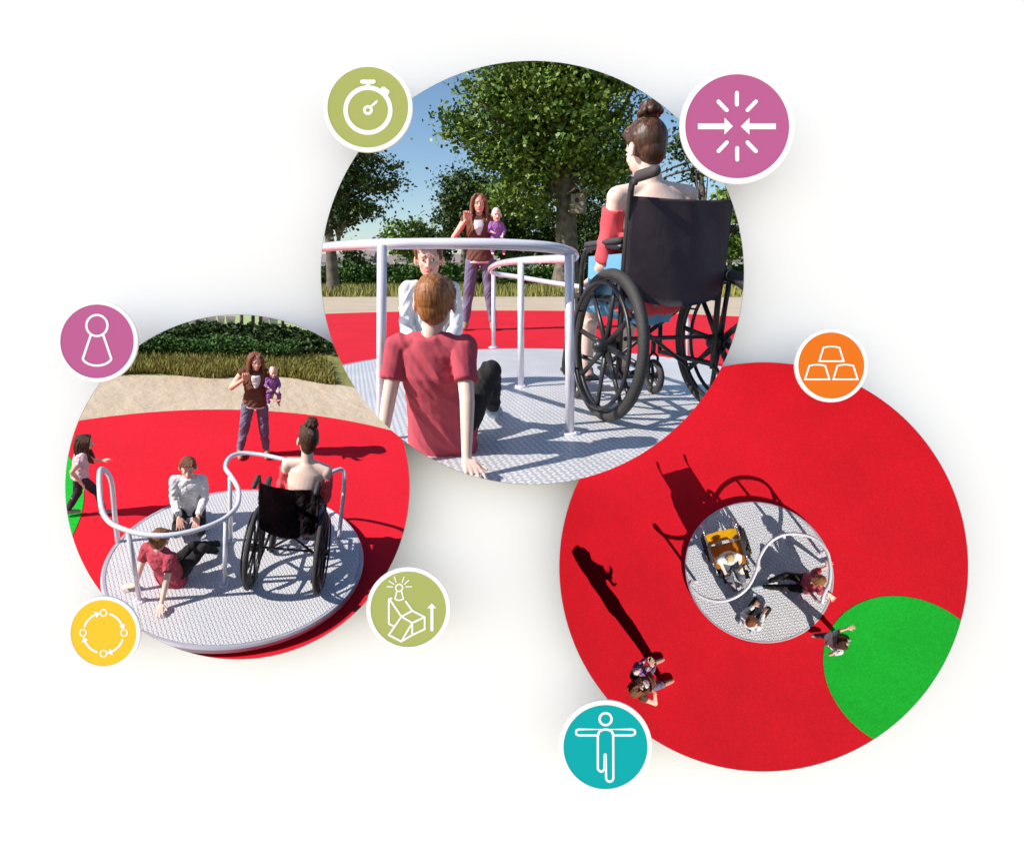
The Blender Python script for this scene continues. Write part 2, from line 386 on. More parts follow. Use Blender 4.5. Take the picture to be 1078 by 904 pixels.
# ------------------------------------------------------------------ page board and added halo rims
ZB = 1.2; RIMH = .085
def page():
    bm = bmesh.new(); s = ZB / F
    box(bm, (0, 0, -ZB - .004), (1500 * s, 1300 * s, .008))
    mods = [('BOOLEAN', dict(operation='DIFFERENCE', object=c, solver='EXACT')) for c in CUT]
    me = evald('background', bm, mods, CAMM); me.materials.clear()
    o = link('background', me, M_['page'], None, CAMM, COLP); tag(o, kind='structure')
    z0 = ZB - RIMH
    bm = bmesh.new()
    a = cutter(cone_bm(DISC[0][0], DISC[0][1], DISC[0][2] + .35, z0, ZB - .0004))
    b = cutter(cone_bm(DISC[1][0], DISC[1][1], DISC[1][2] + .35, z0, ZB - .0004))
    me = evald('r', cone_bm(DISC[2][0], DISC[2][1], DISC[2][2] + .35, z0, ZB - .0004),
               [('BOOLEAN', dict(operation='UNION', object=a, solver='EXACT')), ('BOOLEAN', dict(operation='UNION', object=b, solver='EXACT'))] +
               [('BOOLEAN', dict(operation='DIFFERENCE', object=c, solver='EXACT')) for c in CUT], CAMM)
    me.materials.clear(); me.name = 'halo_rim'
    for q in (a, b): bpy.data.objects.remove(q)
    o = link('halo_rim', me, M_['rim_dark'], None, CAMM, COLP)  # added dark flange, seen edge-on, that casts the soft halo on the board
    tag(o, 'thin dark rim added round the three joined pictures to cast a soft halo', 'rim')
page()
def add_shade_casing(i, z1):  # unseen black tube added to keep sky light off the overhead view
    n = 120; bm = bmesh.new(); rg = []
    for z in (ZB + .02, z1):
        rg.append([bm.verts.new((((DISC[i][0] + (DISC[i][2] + 12) * math.cos(2 * PI * k / n)) - CX) / F * z, (CY - (DISC[i][1] + (DISC[i][2] + 12) * math.sin(2 * PI * k / n))) / F * z, -z)) for k in range(n)])
    for k in range(n): bm.faces.new((rg[0][k], rg[0][(k + 1) % n], rg[1][(k + 1) % n], rg[1][k]))
    bmesh.ops.recalc_face_normals(bm, faces=bm.faces); bmesh.ops.solidify(bm, geom=bm.faces[:], thickness=-.006)
    me = evald('shade_casing', bm, [('BOOLEAN', dict(operation='DIFFERENCE', object=CUT[0], solver='EXACT'))], CAMM); me.materials.clear()
    o = link('shade_casing', me, M_['black'], None, CAMM, COLP); tag(o, kind='structure')
add_shade_casing(2, 3.3)

# ------------------------------------------------------------------ badges
def badge(cx, cy, r, rw, color, label, icon, gap=.008):
    global D
    zb = ZB - RIMH - gap; s = zb / F
    M = CAMM @ Matrix.Translation(V(((cx - CX) * s, (CY - cy) * s, -zb))) @ Matrix.Scale(s, 4)
    root = bpy.data.objects.new('round_badge', None); COLP.objects.link(root); root.matrix_basis = M; root.empty_display_size = 10
    tag(root, label, 'badge', 'round icon badges pinned round the pictures')
    bm = bmesh.new(); N = 96; st = [(r - .3, -2.6), (r, -2.2), (r, -.6), (r - .5, 0), (r - rw, 0), (r - rw, -1.2)]
    rings = [[bm.verts.new((q * math.cos(2 * PI * i / N), q * math.sin(2 * PI * i / N), z)) for i in range(N)] for q, z in st]
    for a, b in zip(rings, rings[1:]):
        for i in range(N): bm.faces.new((a[i], a[(i + 1) % N], b[(i + 1) % N], b[i]))
    bm.faces.new(rings[0])
    bobj('ring', bm, M_['badge_white'], root, smooth=False, col=COLP)
    bm = bmesh.new(); a = [bm.verts.new(((r - rw + .2) * math.cos(2 * PI * i / N), (r - rw + .2) * math.sin(2 * PI * i / N), -.8)) for i in range(N)]
    b = [bm.verts.new((v.co.x, v.co.y, -2.2)) for v in a]
    bm.faces.new(a); bm.faces.new(b)
    for i in range(N): bm.faces.new((a[i], a[(i + 1) % N], b[(i + 1) % N], b[i]))
    m = mat('badge_' + label.split()[0], color, .7, spec=0)
    bobj('face', bm, m, root, smooth=False, col=COLP)
    for nm, shapes in icon:
        bm = bmesh.new(); q = 0
        for s_ in shapes:
            z = -.15 + .012 * q; q += 1
            if s_[0] == 'L': ribbon(bm, s_[1], s_[2], z, False)
            elif s_[0] == 'O': ribbon(bm, s_[1], s_[2], z, True)
            elif s_[0] == 'R': ribbon(bm, [(s_[1] + s_[3] * math.cos(2 * PI * i / 48), s_[2] + s_[3] * math.sin(2 * PI * i / 48)) for i in range(48)], s_[4], z, True)
            elif s_[0] == 'P':
                t = [bm.verts.new((x, y, z)) for x, y in s_[1]]; u = [bm.verts.new((x, y, -1)) for x, y in s_[1]]
                bm.faces.new(t)
                for i in range(len(t)): bm.faces.new((t[i], t[(i + 1) % len(t)], u[(i + 1) % len(t)], u[i]))
        bobj(nm, bm, M_['badge_white'], root, smooth=False, col=COLP)
def ribbon(bm, pts, wd, z, closed, zb=-1.0):
    """stroke of width wd with round joins"""
    pts = [V((p[0], p[1])) for p in pts]; n = len(pts); L, Rr = [], []
    for i in range(n):
        if closed or 0 < i < n - 1:
            d0 = (pts[i] - pts[i - 1]).normalized(); d1 = (pts[(i + 1) % n] - pts[i]).normalized()
        elif i == 0: d0 = d1 = (pts[1] - pts[0]).normalized()
        else: d0 = d1 = (pts[-1] - pts[-2]).normalized()
        nn = V((-(d0 + d1).y, (d0 + d1).x)).normalized(); k = max(.45, nn.dot(V((-d0.y, d0.x))))
        L.append(pts[i] + nn * wd / 2 / k); Rr.append(pts[i] - nn * wd / 2 / k)
    def v(p, zz): return bm.verts.new((p.x, p.y, zz))
    Lt = [v(p, z) for p in L]; Rt = [v(p, z) for p in Rr]; Lb = [v(p, zb) for p in L]; Rb = [v(p, zb) for p in Rr]
    for i in range(n if closed else n - 1):
        j = (i + 1) % n
        bm.faces.new((Lt[i], Lt[j], Rt[j], Rt[i])); bm.faces.new((Lt[i], Lt[j], Lb[j], Lb[i])); bm.faces.new((Rt[i], Rt[j], Rb[j], Rb[i]))
    if not closed:
        bm.faces.new((Lt[0], Rt[0], Rb[0], Lb[0])); bm.faces.new((Lt[-1], Rt[-1], Rb[-1], Lb[-1]))
        for e in (pts[0], pts[-1]):
            c_ = [bm.verts.new((e.x + wd / 2 * math.cos(2 * PI * i / 16), e.y + wd / 2 * math.sin(2 * PI * i / 16), z + .006)) for i in range(16)]
            bm.faces.new(c_)
def arc(cx, cy, r, a0, a1, n=16, ry=None):
    return [(cx + r * math.cos(R(a0 + (a1 - a0) * i / n)), cy + (ry or r) * math.sin(R(a0 + (a1 - a0) * i / n))) for i in range(n + 1)]
OL, PU, OR, YE, TE = (.433, .473, .147), (.515, .125, .305), (.83, .19, .018), (.97, .585, .042), (.008, .41, .43)
def zc(z, cx, cy, ox, oy, px, py): return (ox + px / z - cx, cy - (oy + py / z))
# stopwatch
zz = lambda x, y: zc(7.533, 387, 113, 330, 50, x, y)
c0 = zz(430, 497)
badge(387.2, 113, 47.2, 4.7, OL, 'olive green round badge with a white stopwatch symbol',
      [('stopwatch_symbol', [('R', c0[0], c0[1], 23.6, 4.7), ('R', c0[0], c0[1], 3.7, 2.9), ('L', [zz(458, 465), zz(500, 428)], 2.4),
        ('L', [zz(383, 272), zz(476, 272)], 4.4), ('P', [zz(414, 280), zz(448, 280), zz(448, 310), zz(414, 310)]),
        ('P', [zz(530, 325), zz(545, 312), zz(560, 312), zz(600, 345), zz(600, 358), zz(588, 378), zz(560, 370)])])])
zz = lambda x, y: zc(6.027, 776.2, 133, 700, 60, x, y)
sh = [('L', [zz(457, 228), zz(457, 303)], 4.2), ('L', [zz(459, 578), zz(459, 652)], 4.2)]
for a, b in (((340, 283), (393, 338)), ((578, 283), (524, 338)), ((340, 598), (393, 542)), ((578, 598), (524, 542))): sh.append(('L', [zz(*a), zz(*b)], 4.2))
ar = [('P', [zz(210, 422), zz(380, 422), zz(380, 458), zz(210, 458)]), ('P', [zz(379, 386), zz(432, 440), zz(379, 492)]),
      ('P', [zz(705, 422), zz(536, 422), zz(536, 458), zz(705, 458)]), ('P', [zz(537, 386), zz(482, 440), zz(537, 492)])]
badge(776.2, 133, 60.8, 6, PU, 'largest purple round badge with two arrows meeting inside a white burst', [('arrow', ar[:2]), ('arrow', ar[2:])] + [('burst_line', [q]) for q in sh], .008)
zz = lambda x, y: zc(7.533, 102, 359.3, 45, 300, x, y)
c0 = zz(428, 321)
badge(102, 359.3, 43, 4.2, PU, 'purple round badge with a white outlined game pawn',
      [('pawn_symbol', [('R', c0[0], c0[1], 11.1, 2.3), ('L', [zz(380, 395), zz(318, 578)] + [zz(318 + 0, 590), zz(330, 606), zz(360, 625), zz(395, 636), zz(428, 639), zz(462, 636), zz(498, 625), zz(528, 606), zz(541, 590), zz(540, 578)] + [zz(478, 395)], 2.3)])])
zz = lambda x, y: zc(8.218, 875.3, 384.7, 820, 330, x, y)
def cup(dx, dy): return ('O', [zz(x + dx, y + dy) for x, y in ((350, 412), (387, 295), (420, 287), (455, 284), (490, 287), (525, 295), (562, 412))], 1.7)
badge(875.3, 384.7, 38.7, 3.9, OR, 'orange round badge with three white outlined cups stacked in a pyramid', [('cup_symbol', [cup(0, 0)]), ('cup_symbol', [cup(-123, 157)]), ('cup_symbol', [cup(121, 157)])])
zz = lambda x, y: zc(7.533, 429.8, 641, 370, 580, x, y)
c0 = zz(378, 290)
st = [('R', c0[0], c0[1], 3.7, 1.5), ('L', [zz(360, 318), zz(344, 378), zz(360, 386), zz(378, 389), zz(397, 386), zz(412, 378), zz(397, 318)], 1.5)]
for a, b in (((282, 281), (328, 282)), ((298, 236), (336, 262)), ((340, 202), (353, 246)), ((416, 204), (402, 248)), ((455, 230), (418, 264)), ((478, 281), (430, 282))): st.append(('L', [zz(*a), zz(*b)], 1.1))
chs = [('L', [zz(x, y) for x, y in q], 1.9) for q in ([(318, 372), (296, 384), (296, 575), (335, 594)], [(300, 378), (396, 518)], [(430, 398), (482, 472)],
       [(396, 518), (482, 472), (580, 522), (580, 618), (482, 664), (395, 715), (296, 664), (396, 518)], [(396, 518), (482, 568), (395, 715)], [(482, 568), (580, 522)], [(482, 568), (482, 664)])]
badge(429.8, 641, 44.4, 4.6, OL, 'olive round badge with a reclining chair symbol and an upward arrow',
      [('person_symbol', st), ('chair_symbol', chs), ('arrow', [('P', [zz(626, 450), zz(650, 450), zz(650, 633), zz(626, 633)]), ('P', [zz(600, 452), zz(637, 412), zz(673, 452)])])])
zz = lambda x, y: zc(7.533, 108.8, 666, 50, 610, x, y)
rs = [('ring_symbol', [('R', *zz(x, y), 3.4, 1.2)]) for x, y in ((443, 262), (605, 421), (443, 584), (280, 421))]
cc = zz(443, 423)
for k in range(4):
    a1 = (62, -28, -118, -208)[k]
    pts = arc(cc[0], cc[1], 21.2, a1 + 9, a1 - 42, 12) if k in (0, 1, 2, 3) else None
    e = V(pts[-1]); t = (V(pts[-1]) - V(pts[-2])).normalized(); nn = V((-t.y, t.x))
    rs.append(('arrow', [('L', pts, 2.), ('P', [tuple(e - t * 1.5 + nn * 3.6), tuple(e + t * 3.6), tuple(e - t * 1.5 - nn * 3.6)])]))
badge(108.8, 666, 38.8, 4, YE, 'yellow round badge with four circling white arrows and small rings', rs)
zz = lambda x, y: zc(6.954, 637.5, 786, 570, 720, x, y)
c0 = zz(470, 255)
badge(637.5, 786, 49.3, 5, TE, 'teal round badge with a white outlined figure holding both arms out',
      [('figure_symbol', [('R', *c0, 6.3, 2.4),
        ('O', [zz(x, y) for x, y in [(460, 330), (272, 330), (257, 337), (253, 351), (257, 366), (272, 374), (412, 374)]][:-1] + [zz(412, 374), zz(420, 352), zz(440, 334)], 2.2),
        ('O', [zz(480, 330), zz(665, 330), zz(682, 337), zz(687, 351), zz(682, 366), zz(665, 374), zz(530, 374), zz(520, 352), zz(500, 334)], 2.2),
        ('L', [zz(x, y) for x, y in [(464, 512), (462, 620), (450, 634), (438, 640), (425, 634), (413, 618), (413, 375), (425, 345), (450, 333), (470, 330), (492, 333), (515, 345), (526, 375), (527, 690), (518, 706), (500, 713), (482, 706), (474, 690), (470, 512)]], 2.3)])])

# ------------------------------------------------------------------ people
def hand(bm, w, d, nrm, s=1., curl=.35, side=1, thumb_up=None, fist=False):
    """w wrist, d direction of the fingers, nrm back-of-hand normal, side +1 puts the thumb at d x nrm"""
    d = V(d).normalized(); nrm = V(nrm); nrm = (nrm - d * nrm.dot(d)).normalized(); x = d.cross(nrm) * side
    lens = (.072, .080, .075, .058)
    for i in range(4):
        off = (.030 - .020 * i)
        k = w + d * .088 * s + x * off * s
        cap(bm, w + d * .012 * s + x * off * .5 * s, k, .0145 * s, .0115 * s, n=8)
        a = curl if not fist else 1.3
        p = k; ang = a * .6
        for sg in range(3):
            q = p + (d * math.cos(ang) - nrm * math.sin(ang)) * lens[i] * (.45, .32, .25)[sg] * s + x * .004 * (1.5 - i) * s
            cap(bm, p, q, (.0098 - .0011 * sg) * s, (.0090 - .0011 * sg) * s, n=8); p = q; ang += a * (1 if not fist else 1.15)
    t0 = w + d * .025 * s + x * .026 * s
    td = (d * .75 + x * .75 - nrm * .25).normalized() if thumb_up is None else V(thumb_up).normalized()
    t1 = t0 + td * .040 * s; t2 = t1 + (td * .8 + d * .35).normalized() * .032 * s if thumb_up is None else t1 + td * .032 * s
    cap(bm, t0, t1, .0155 * s, .0115 * s, n=8); cap(bm, t1, t2, .011 * s, .0085 * s, n=8)

def person(J, L, label, M, group=None, vox=.006):
    """J joints in metres for an adult figure facing +Y; L look"""
    root = thing('person', label, 'person', M, group)
    J = {k: V(v) for k, v in J.items()}
    hs = L.get('head', 1.); bw = L.get('bw', 1.)
    lat = (J['shR'] - J['shL']).normalized(); lath = (J['hipR'] - J['hipL']).normalized()
    hf = J.get('face', V((0, 1, 0))).normalized(); hu = J.get('hup', V((0, 0, 1))); hu = (hu - hf * hu.dot(hf)).normalized(); hx = hf.cross(hu)
    hc = J['head']
    mids = (J['shR'] + J['shL']) / 2
    def tors(bm, rows):
        S = []
        for c_, wd, dp, t in rows:
            la = (lath * (1 - t) + lat * t).normalized()
            S.append((c_, la, wd, dp))
        out = []
        for i, (c_, la, wd, dp) in enumerate(S):
            dr = (S[min(i + 1, len(S) - 1)][0] - S[max(i - 1, 0)][0]).normalized()
            fw = dr.cross(la).normalized()
            out.append((c_, la * wd * bw, fw * dp * bw))
        loft(bm, out, 24)
    up = (J['neck'] - J['waist']).normalized()
    # body
    bm = bmesh.new()
    tors(bm, [(J['pel'] - (J['waist'] - J['pel']) * .45, .10, .08, 0), (J['pel'], .150, .105, 0), (J['waist'], .118, .088, .4), (J['chest'], .148, .108, .8), (mids - up * .02, .150, .085, 1), (J['neck'] + up * .0, .060, .055, 1)])
    cap(bm, J['neck'] - up * .03, hc - hu * .05 * hs - hf * .012, .054 * bw, .048 * bw)
    for a in ('R', 'L'):
        ell(bm, J['sh' + a], (.050 * bw,) * 3)
        cap(bm, J['neck'] - up * .01, J['sh' + a] + up * .005, .040 * bw, .046 * bw)
        cap(bm, J['sh' + a], J['el' + a], .047 * bw, .037 * bw); cap(bm, J['el' + a], J['wr' + a], .038 * bw, .024 * bw)
        cap(bm, J['hip' + a], J['kn' + a], .080 * bw, .052 * bw); cap(bm, J['kn' + a], J['an' + a], .053 * bw, .034 * bw)
        kd = (J['an' + a] - J['kn' + a]); ell(bm, J['kn' + a] + kd * .3 - (J['toe' + a] - J['an' + a]).normalized() * .014, (.046 * bw,) * 3)
        cap(bm, J['an' + a] - V((0, 0, .02)), J['toe' + a], .034 * bw, .022 * bw)
        hd = J.get('hd' + a, (J['wr' + a] - J['el' + a])); hn = J.get('hn' + a, V((0, 0, 1)))
        hand(bm, J['wr' + a], hd, hn, L.get('hand', 1.), L.get('curl', .35), 1 if a == 'L' else -1, J.get('th' + a), fist=('th' + a) in J)
    q = hs
    ell(bm, hc + hu * .025 * q - hf * .008 * q, (.074 * q, .094 * q, .092 * q), hx, hf, hu)
    ell(bm, hc - hu * .030 * q + hf * .022 * q, (.058 * q, .066 * q, .072 * q), hx, hf, hu)
    ell(bm, hc - hu * .082 * q + hf * .062 * q, (.024 * q, .020 * q, .020 * q), hx, hf, hu)
    cap(bm, hc + hu * .012 * q + hf * .083 * q, hc - hu * .026 * q + hf * .104 * q, .007 * q, .012 * q, n=8)
    for s_ in (1, -1):
        ell(bm, hc - hu * .026 * q + hf * .094 * q + hx * s_ * .010 * q, (.008 * q,) * 3, seg=10)
        ell(bm, hc - hu * .022 * q + hf * .055 * q + hx * s_ * .036 * q, (.022 * q,) * 3)
        ell(bm, hc - hu * .004 * q - hf * .006 * q + hx * s_ * .083 * q, (.011 * q, .020 * q, .032 * q), (hx + hf * .4 * -s_).normalized(), hf, hu)
        ell(bm, hc + hu * .026 * q + hf * .076 * q + hx * s_ * .026 * q, (.022 * q, .012 * q, .008 * q), hx, hf, hu)
    blend('body', bm, M_[L.get('skin', 'skin')], root, vox, 4, .4)
    for s_ in (1, -1):
        bm = bmesh.new(); e = hc + hu * .006 * q + hf * .077 * q + hx * s_ * .030 * q
        ell(bm, e, (.0125 * q, .010 * q, .0055 * q), hx, hf, hu, 12); k = len(bm.faces)
        ell(bm, e + hf * .0068 * q, (.0066 * q,) * 3, seg=10)
        for i, f in enumerate(bm.faces): f.material_index = 0 if i < k else 1
        bobj('eye', bm, [M_['eye_white'], M_['iris']], root)
        bm = bmesh.new(); cap(bm, hc + hu * .030 * q + hf * .085 * q + hx * s_ * .016 * q, hc + hu * .029 * q + hf * .074 * q + hx * s_ * .045 * q, .0036 * q, .0026 * q, n=8)
        bobj('eyebrow', bm, M_[L['hair'][1]], root)
    bm = bmesh.new(); tube(bm, [hc - hu * .050 * q + hf * .080 * q - hx * .024 * q, hc - hu * .054 * q + hf * .093 * q, hc - hu * .050 * q + hf * .080 * q + hx * .024 * q], lambda t: (.003 + .005 * math.sin(PI * t)) * q, 8, smooth=5)
    bobj('mouth', bm, M_['lip'], root)
    # hair
    ht, hm = L['hair']; bm = bmesh.new()
    def hp(x, y, z): return hc + hx * x * q + hf * y * q + hu * z * q
    if ht != 'baby':
        ell(bm, hp(0, -.022, .034), (.083 * q, .096 * q, .096 * q), hx, hf, hu)
        ell(bm, hp(0, -.045, -.012), (.066 * q, .062 * q, .070 * q), hx, hf, hu)
        for i in range(60):                        # tufts following the crown
            a = random.uniform(-PI, PI); e = random.uniform(.15, 1.3)
            n_ = V((math.cos(e) * math.cos(a), math.cos(e) * math.sin(a), math.sin(e)))
            if n_.y > .75: continue
            c_ = hp(n_.x * .083, -.022 + n_.y * .094, .034 + n_.z * .094)
            t_ = (hx * -n_.y * .6 + hf * .5 - hu * .5).normalized()
            cap(bm, c_ - n_ * .004, c_ + t_ * .034 * q, .0085 * q, .004 * q, n=6)
    if ht in ('short', 'fringe'):
        for x in (-.045, -.02, .005, .03, .05):
            cap(bm, hp(x * .9, .015, .100), hp(x * 1.1 + .008, .078, .078 if ht == 'short' else .064), .020 * q, .011 * q, n=8)
        for s_ in (1, -1): cap(bm, hp(.075 * s_, .02, .06), hp(.077 * s_, .030, .010), .014 * q, .006 * q, n=8)
    if ht in ('bun', 'pony'):
        for x in (-.05, -.025, 0, .025, .05): cap(bm, hp(x * .7, -.02, .112), hp(x * 1.15, .046, .095), .016 * q, .012 * q, n=8)
        for s_ in (1, -1): cap(bm, hp(.06 * s_, .05, .08), hp(.074 * s_, .005, .035), .016 * q, .012 * q, n=8)
    if ht == 'bun':
        b = hp(.0, -.050, .150)
        ell(bm, b, (.052 * q, .046 * q, .038 * q), hx, hf, hu)
        for k in range(9):
            a = k * 2 * PI / 9
            cap(bm, b + (hx * math.cos(a) + hf * math.sin(a)) * .044 * q - hu * .012 * q, b + (hx * math.cos(a + .9) + hf * math.sin(a + .9)) * .034 * q + hu * .022 * q, .017 * q, .013 * q, n=8)
    if ht == 'pony':
        tube(bm, [hp(0, -.11, .06), hp(.01, -.155, .05), hp(.02, -.175, -.02), hp(.02, -.17, -.10)], lambda t: (.026 - .016 * t) * q, 10, smooth=4)
        ell(bm, hp(0, -.115, .058), (.024 * q,) * 3)
    if ht == 'long':
        for s_ in (1, -1):
            for k in range(5):
                o_ = .012 * k
                tube(bm, [hp(s_ * .030, .055 - o_, .112), hp(s_ * .074, .050 - o_ * 2.2, .05), hp(s_ * (.086), .034 - o_ * 2.4, -.05), hp(s_ * (.092 + .006 * (k % 2)), .045 - o_ * 2, -.15), hp(s_ * (.075 + .01 * (k % 3)), .085 - o_ * 1.5, -.25), hp(s_ * (.07 + .008 * k), .098 - o_, -.31 + .01 * k)],
                     lambda t: (.017 + .012 * math.sin(PI * min(1, t * 1.1))) * q * (1 - .5 * t), 8, smooth=4)
        for x in (-.06, -.03, 0, .03, .06): tube(bm, [hp(x * .8, -.08, .08), hp(x * 1.1, -.105, -.02), hp(x * 1.2, -.10, -.14), hp(x * 1.3, -.085, -.24)], lambda t: .030 * (1 - .4 * t) * q, 8, smooth=4)
    if ht == 'baby': ell(bm, hp(0, -.016, .032), (.077 * q, .094 * q, .094 * q), hx, hf, hu)
    ho = blend('hair', bm, M_[hm], root, min(vox, .005), 2, .35)
    # clothes
    if 'top' in L:
        kind, m_ = L['top']; bm = bmesh.new(); sl = L.get('sleeve', .55)
        dn = (J['pel'] - J['waist'])
        if kind == 'shirt':
            hw = L.get('hem', 1.); tors(bm, [(J['pel'] + dn * L.get('hemz', .25), .168 * hw, .132 * hw, 0), (J['pel'], .168 * hw, .130 * hw, 0), (J['waist'], .146 * (1 + (hw - 1) * .8), .115 * hw, .4), (J['chest'], .170, .126, .8), (mids - up * .015, .172, .100, 1), (J['neck'] + up * .008, .072, .066, 1)])
            for a in ('R', 'L'):
                s0, e0, w0 = J['sh' + a], J['el' + a], J['wr' + a]
                ell(bm, s0, (.064 * bw,) * 3)
                cap(bm, J['neck'] - up * .015, s0, .050 * bw, .062 * bw)
                if sl <= 1: cap(bm, s0, s0.lerp(e0, sl), .068 * bw, .060 * bw, flat1=True)
                else:
                    cap(bm, s0, e0, .066 * bw, .052 * bw); cap(bm, e0, e0.lerp(w0, sl - 1), .052 * bw, .038 * bw, flat1=True)
        elif kind == 'offshoulder':
            tors(bm, [(J['pel'] + dn * .2, .165, .125, 0), (J['waist'], .135, .105, .4), (J['chest'].lerp(J['waist'], .35), .152, .116, .7), (J['chest'] - up * .03, .160, .120, .8)])
            for a in ('R', 'L'):
                s0, e0 = J['sh' + a], J['el' + a]
                cap(bm, s0.lerp(e0, .17) , s0.lerp(e0, .98), .056 * bw, .047 * bw, flat0=True, flat1=True)
        so = blend('shirt', bm, M_[m_], root, vox, 4, .45, fold=.010 * L.get('fold', 1), seed=len(label))
    if L.get('vest'):
        fw = up.cross(lat).normalized() * -1
        if fw.dot(hf) < 0: fw = -fw
        bm = bmesh.new(); b = J['neck'] - up * .055 + fw * .100
        prof = [(0, .052), (.08, .040), (.16, .0)]
        ring = []
        for t, wd in [(-.01, .058), (.04, .066), (.10, .052), (.17, .018)]:
            ring.append((b - up * t + fw * (.018 * min(1, t * 12)), lat * wd, fw * .020))
        loft(bm, ring, 14); blend('undershirt', bm, M_['shirt_white'], root, vox, 3, .4)
        bm = bmesh.new(); tors(bm, [(J['pel'] + dn * .47, .166, .126, 0), (J['pel'] + dn * .2, .166, .124, 0)]); bobj('shirt_hem', bm, M_['shirt_white'], root)
    if 'legs' in L:
        kind, m_ = L['legs']; bm = bmesh.new()
        tors(bm, [(J['pel'] - (J['waist'] - J['pel']) * .55, .12, .10, 0), (J['pel'], .160, .118, 0), (J['pel'].lerp(J['waist'], .5), .146, .110, .2)])
        for a in ('R', 'L'):
            w1 = L.get('legw', 1.)
            cap(bm, J['hip' + a], J['kn' + a], .090 * bw, .064 * w1 * bw)
            if kind == 'long': cap(bm, J['kn' + a], J['kn' + a].lerp(J['an' + a], .93), .063 * w1 * bw, .046 * w1 * bw, flat1=True)
            ell(bm, J['kn' + a], (.064 * w1 * bw,) * 3)
        if kind == 'skirt': cap(bm, (J['hipR'] + J['hipL']) / 2, (J['knR'] + J['knL']) / 2, .12 * bw, .10 * bw, flat1=True)
        blend('trousers' if kind == 'long' else 'skirt', bm, M_[m_], root, vox, 4, .45, fold=.008)
    if 'shoe' in L:
        for a in ('R', 'L'):
            bm = bmesh.new(); an, to = J['an' + a], J['toe' + a]; d = (to - an); d.normalize(); k = (J['an' + a] - J['kn' + a]).normalized()
            cap(bm, an + k * .030 - d * .035, to + d * .012, .040 * bw, .034 * bw); cap(bm, an + k * .030 - d * .01, to - d * .03, .044 * bw, .040 * bw)
            cap(bm, an - k * L.get('boot', .02), an + k * .03, .044 * bw, .046 * bw, flat0=True)
            blend('shoe', bm, M_[L['shoe']], root, vox, 3, .4)
    return root

def toe(J):
    for a in ('R', 'L'):
        if 'toe' + a not in J: J['toe' + a] = V(J['an' + a]) + V((0, .15, -.045))
    return J
P_RED = toe(dict(pel=(0, 0, .11), waist=(0, -.05, .27), chest=(0, -.12, .44), neck=(0, -.155, .595), head=(.028, -.14, .74), face=V((-.10, .97, -.02)),
    shR=(.158, -.14, .545), shL=(-.158, -.14, .545), elR=(.205, -.27, .315), elL=(-.190, -.22, .305), wrR=(.225, -.38, .075), wrL=(-.215, -.29, .07),
    hdR=V((.45, -.75, -.12)), hdL=V((-.9, -.45, -.12)), hipR=(.09, .02, .11), hipL=(-.09, .02, .11), knR=(.19, .31, .37), knL=(-.01, .38, .27), anR=(.14, .60, .09), anL=(.07, .74, .08)))
P_WHITE = toe(dict(pel=(0, 0, .20), waist=(0, .0, .36), chest=(0, .02, .53), neck=(0, .05, .675), head=(0, .08, .82), face=V((0, 1, -.10)),
    shR=(.145, .04, .635), shL=(-.145, .04, .635), elR=(.165, .08, .385), elL=(-.165, .08, .385), wrR=(.095, .31, .285), wrL=(-.095, .31, .285),
    hdR=V((-.15, .75, -.62)), hdL=V((.15, .75, -.62)), hipR=(.09, .02, .19), hipL=(-.09, .02, .19), knR=(.125, .40, .13), knL=(-.125, .40, .13),
    anR=(.13, .02, .055), anL=(-.13, .02, .055), toeR=(.12, -.13, .05), toeL=(-.12, -.13, .05)))
P_STAND = toe(dict(pel=(0, 0, .90), waist=(0, 0, 1.05), chest=(0, 0, 1.23), neck=(0, 0, 1.39), head=(.0, .02, 1.535), face=V((-.12, 1, -.03)),
    shR=(.172, 0, 1.355), shL=(-.172, 0, 1.355), elR=(.315, .07, 1.14), elL=(-.235, -.03, 1.10), wrR=(.155, .19, 1.33), wrL=(-.20, .19, 1.03),
    hdR=V((-.15, .1, .9)), hnR=V((.3, -.9, .1)), thR=V((-.75, .2, .6)), hdL=V((-.4, .7, .1)), hnL=V((0, .3, -.9)),
    hipR=(.09, 0, .88), hipL=(-.09, 0, .88), knR=(.145, .03, .47), knL=(-.12, .03, .47), anR=(.20, 0, .085), anL=(-.165, 0, .085)))
P_CHAIR = toe(dict(pel=(0, .02, .50), waist=(0, -.01, .64), chest=(0, -.03, .81), neck=(0, -.02, .965), head=(-.03, .0, 1.10), face=V((-.30, .93, -.16)),
    shR=(.152, -.02, .92), shL=(-.152, -.02, .92), elR=(.180, .05, .665), elL=(-.180, .05, .665), wrR=(.15, .29, .60), wrL=(-.15, .29, .60),
    hipR=(.09, .05, .50), hipL=(-.09, .05, .50), knR=(.11, .45, .50), knL=(-.11, .45, .50), anR=(.10, .56, .12), anL=(-.10, .56, .12)))
P_RUN = toe(dict(pel=(0, 0, .88), waist=(0, .02, 1.03), chest=(0, .06, 1.20), neck=(0, .09, 1.36), head=(.0, .13, 1.505), face=V((.25, 1, -.05)),
    shR=(.16, .06, 1.32), shL=(-.16, .08, 1.32), elR=(.22, -.12, 1.10), elL=(-.20, .16, 1.09), wrR=(.24, -.02, .87), wrL=(-.22, .36, .96),
    hdL=V((-.1, .8, .1)), hipR=(.085, 0, .86), hipL=(-.085, 0, .86), knR=(.10, .22, .50), knL=(-.09, -.06, .47), anR=(.10, .26, .10), anL=(-.09, -.24, .12)))
P_CHAIR = {k: (v if k in ('face',) else V(v) + V((0, .085, 0))) for k, v in P_CHAIR.items()}
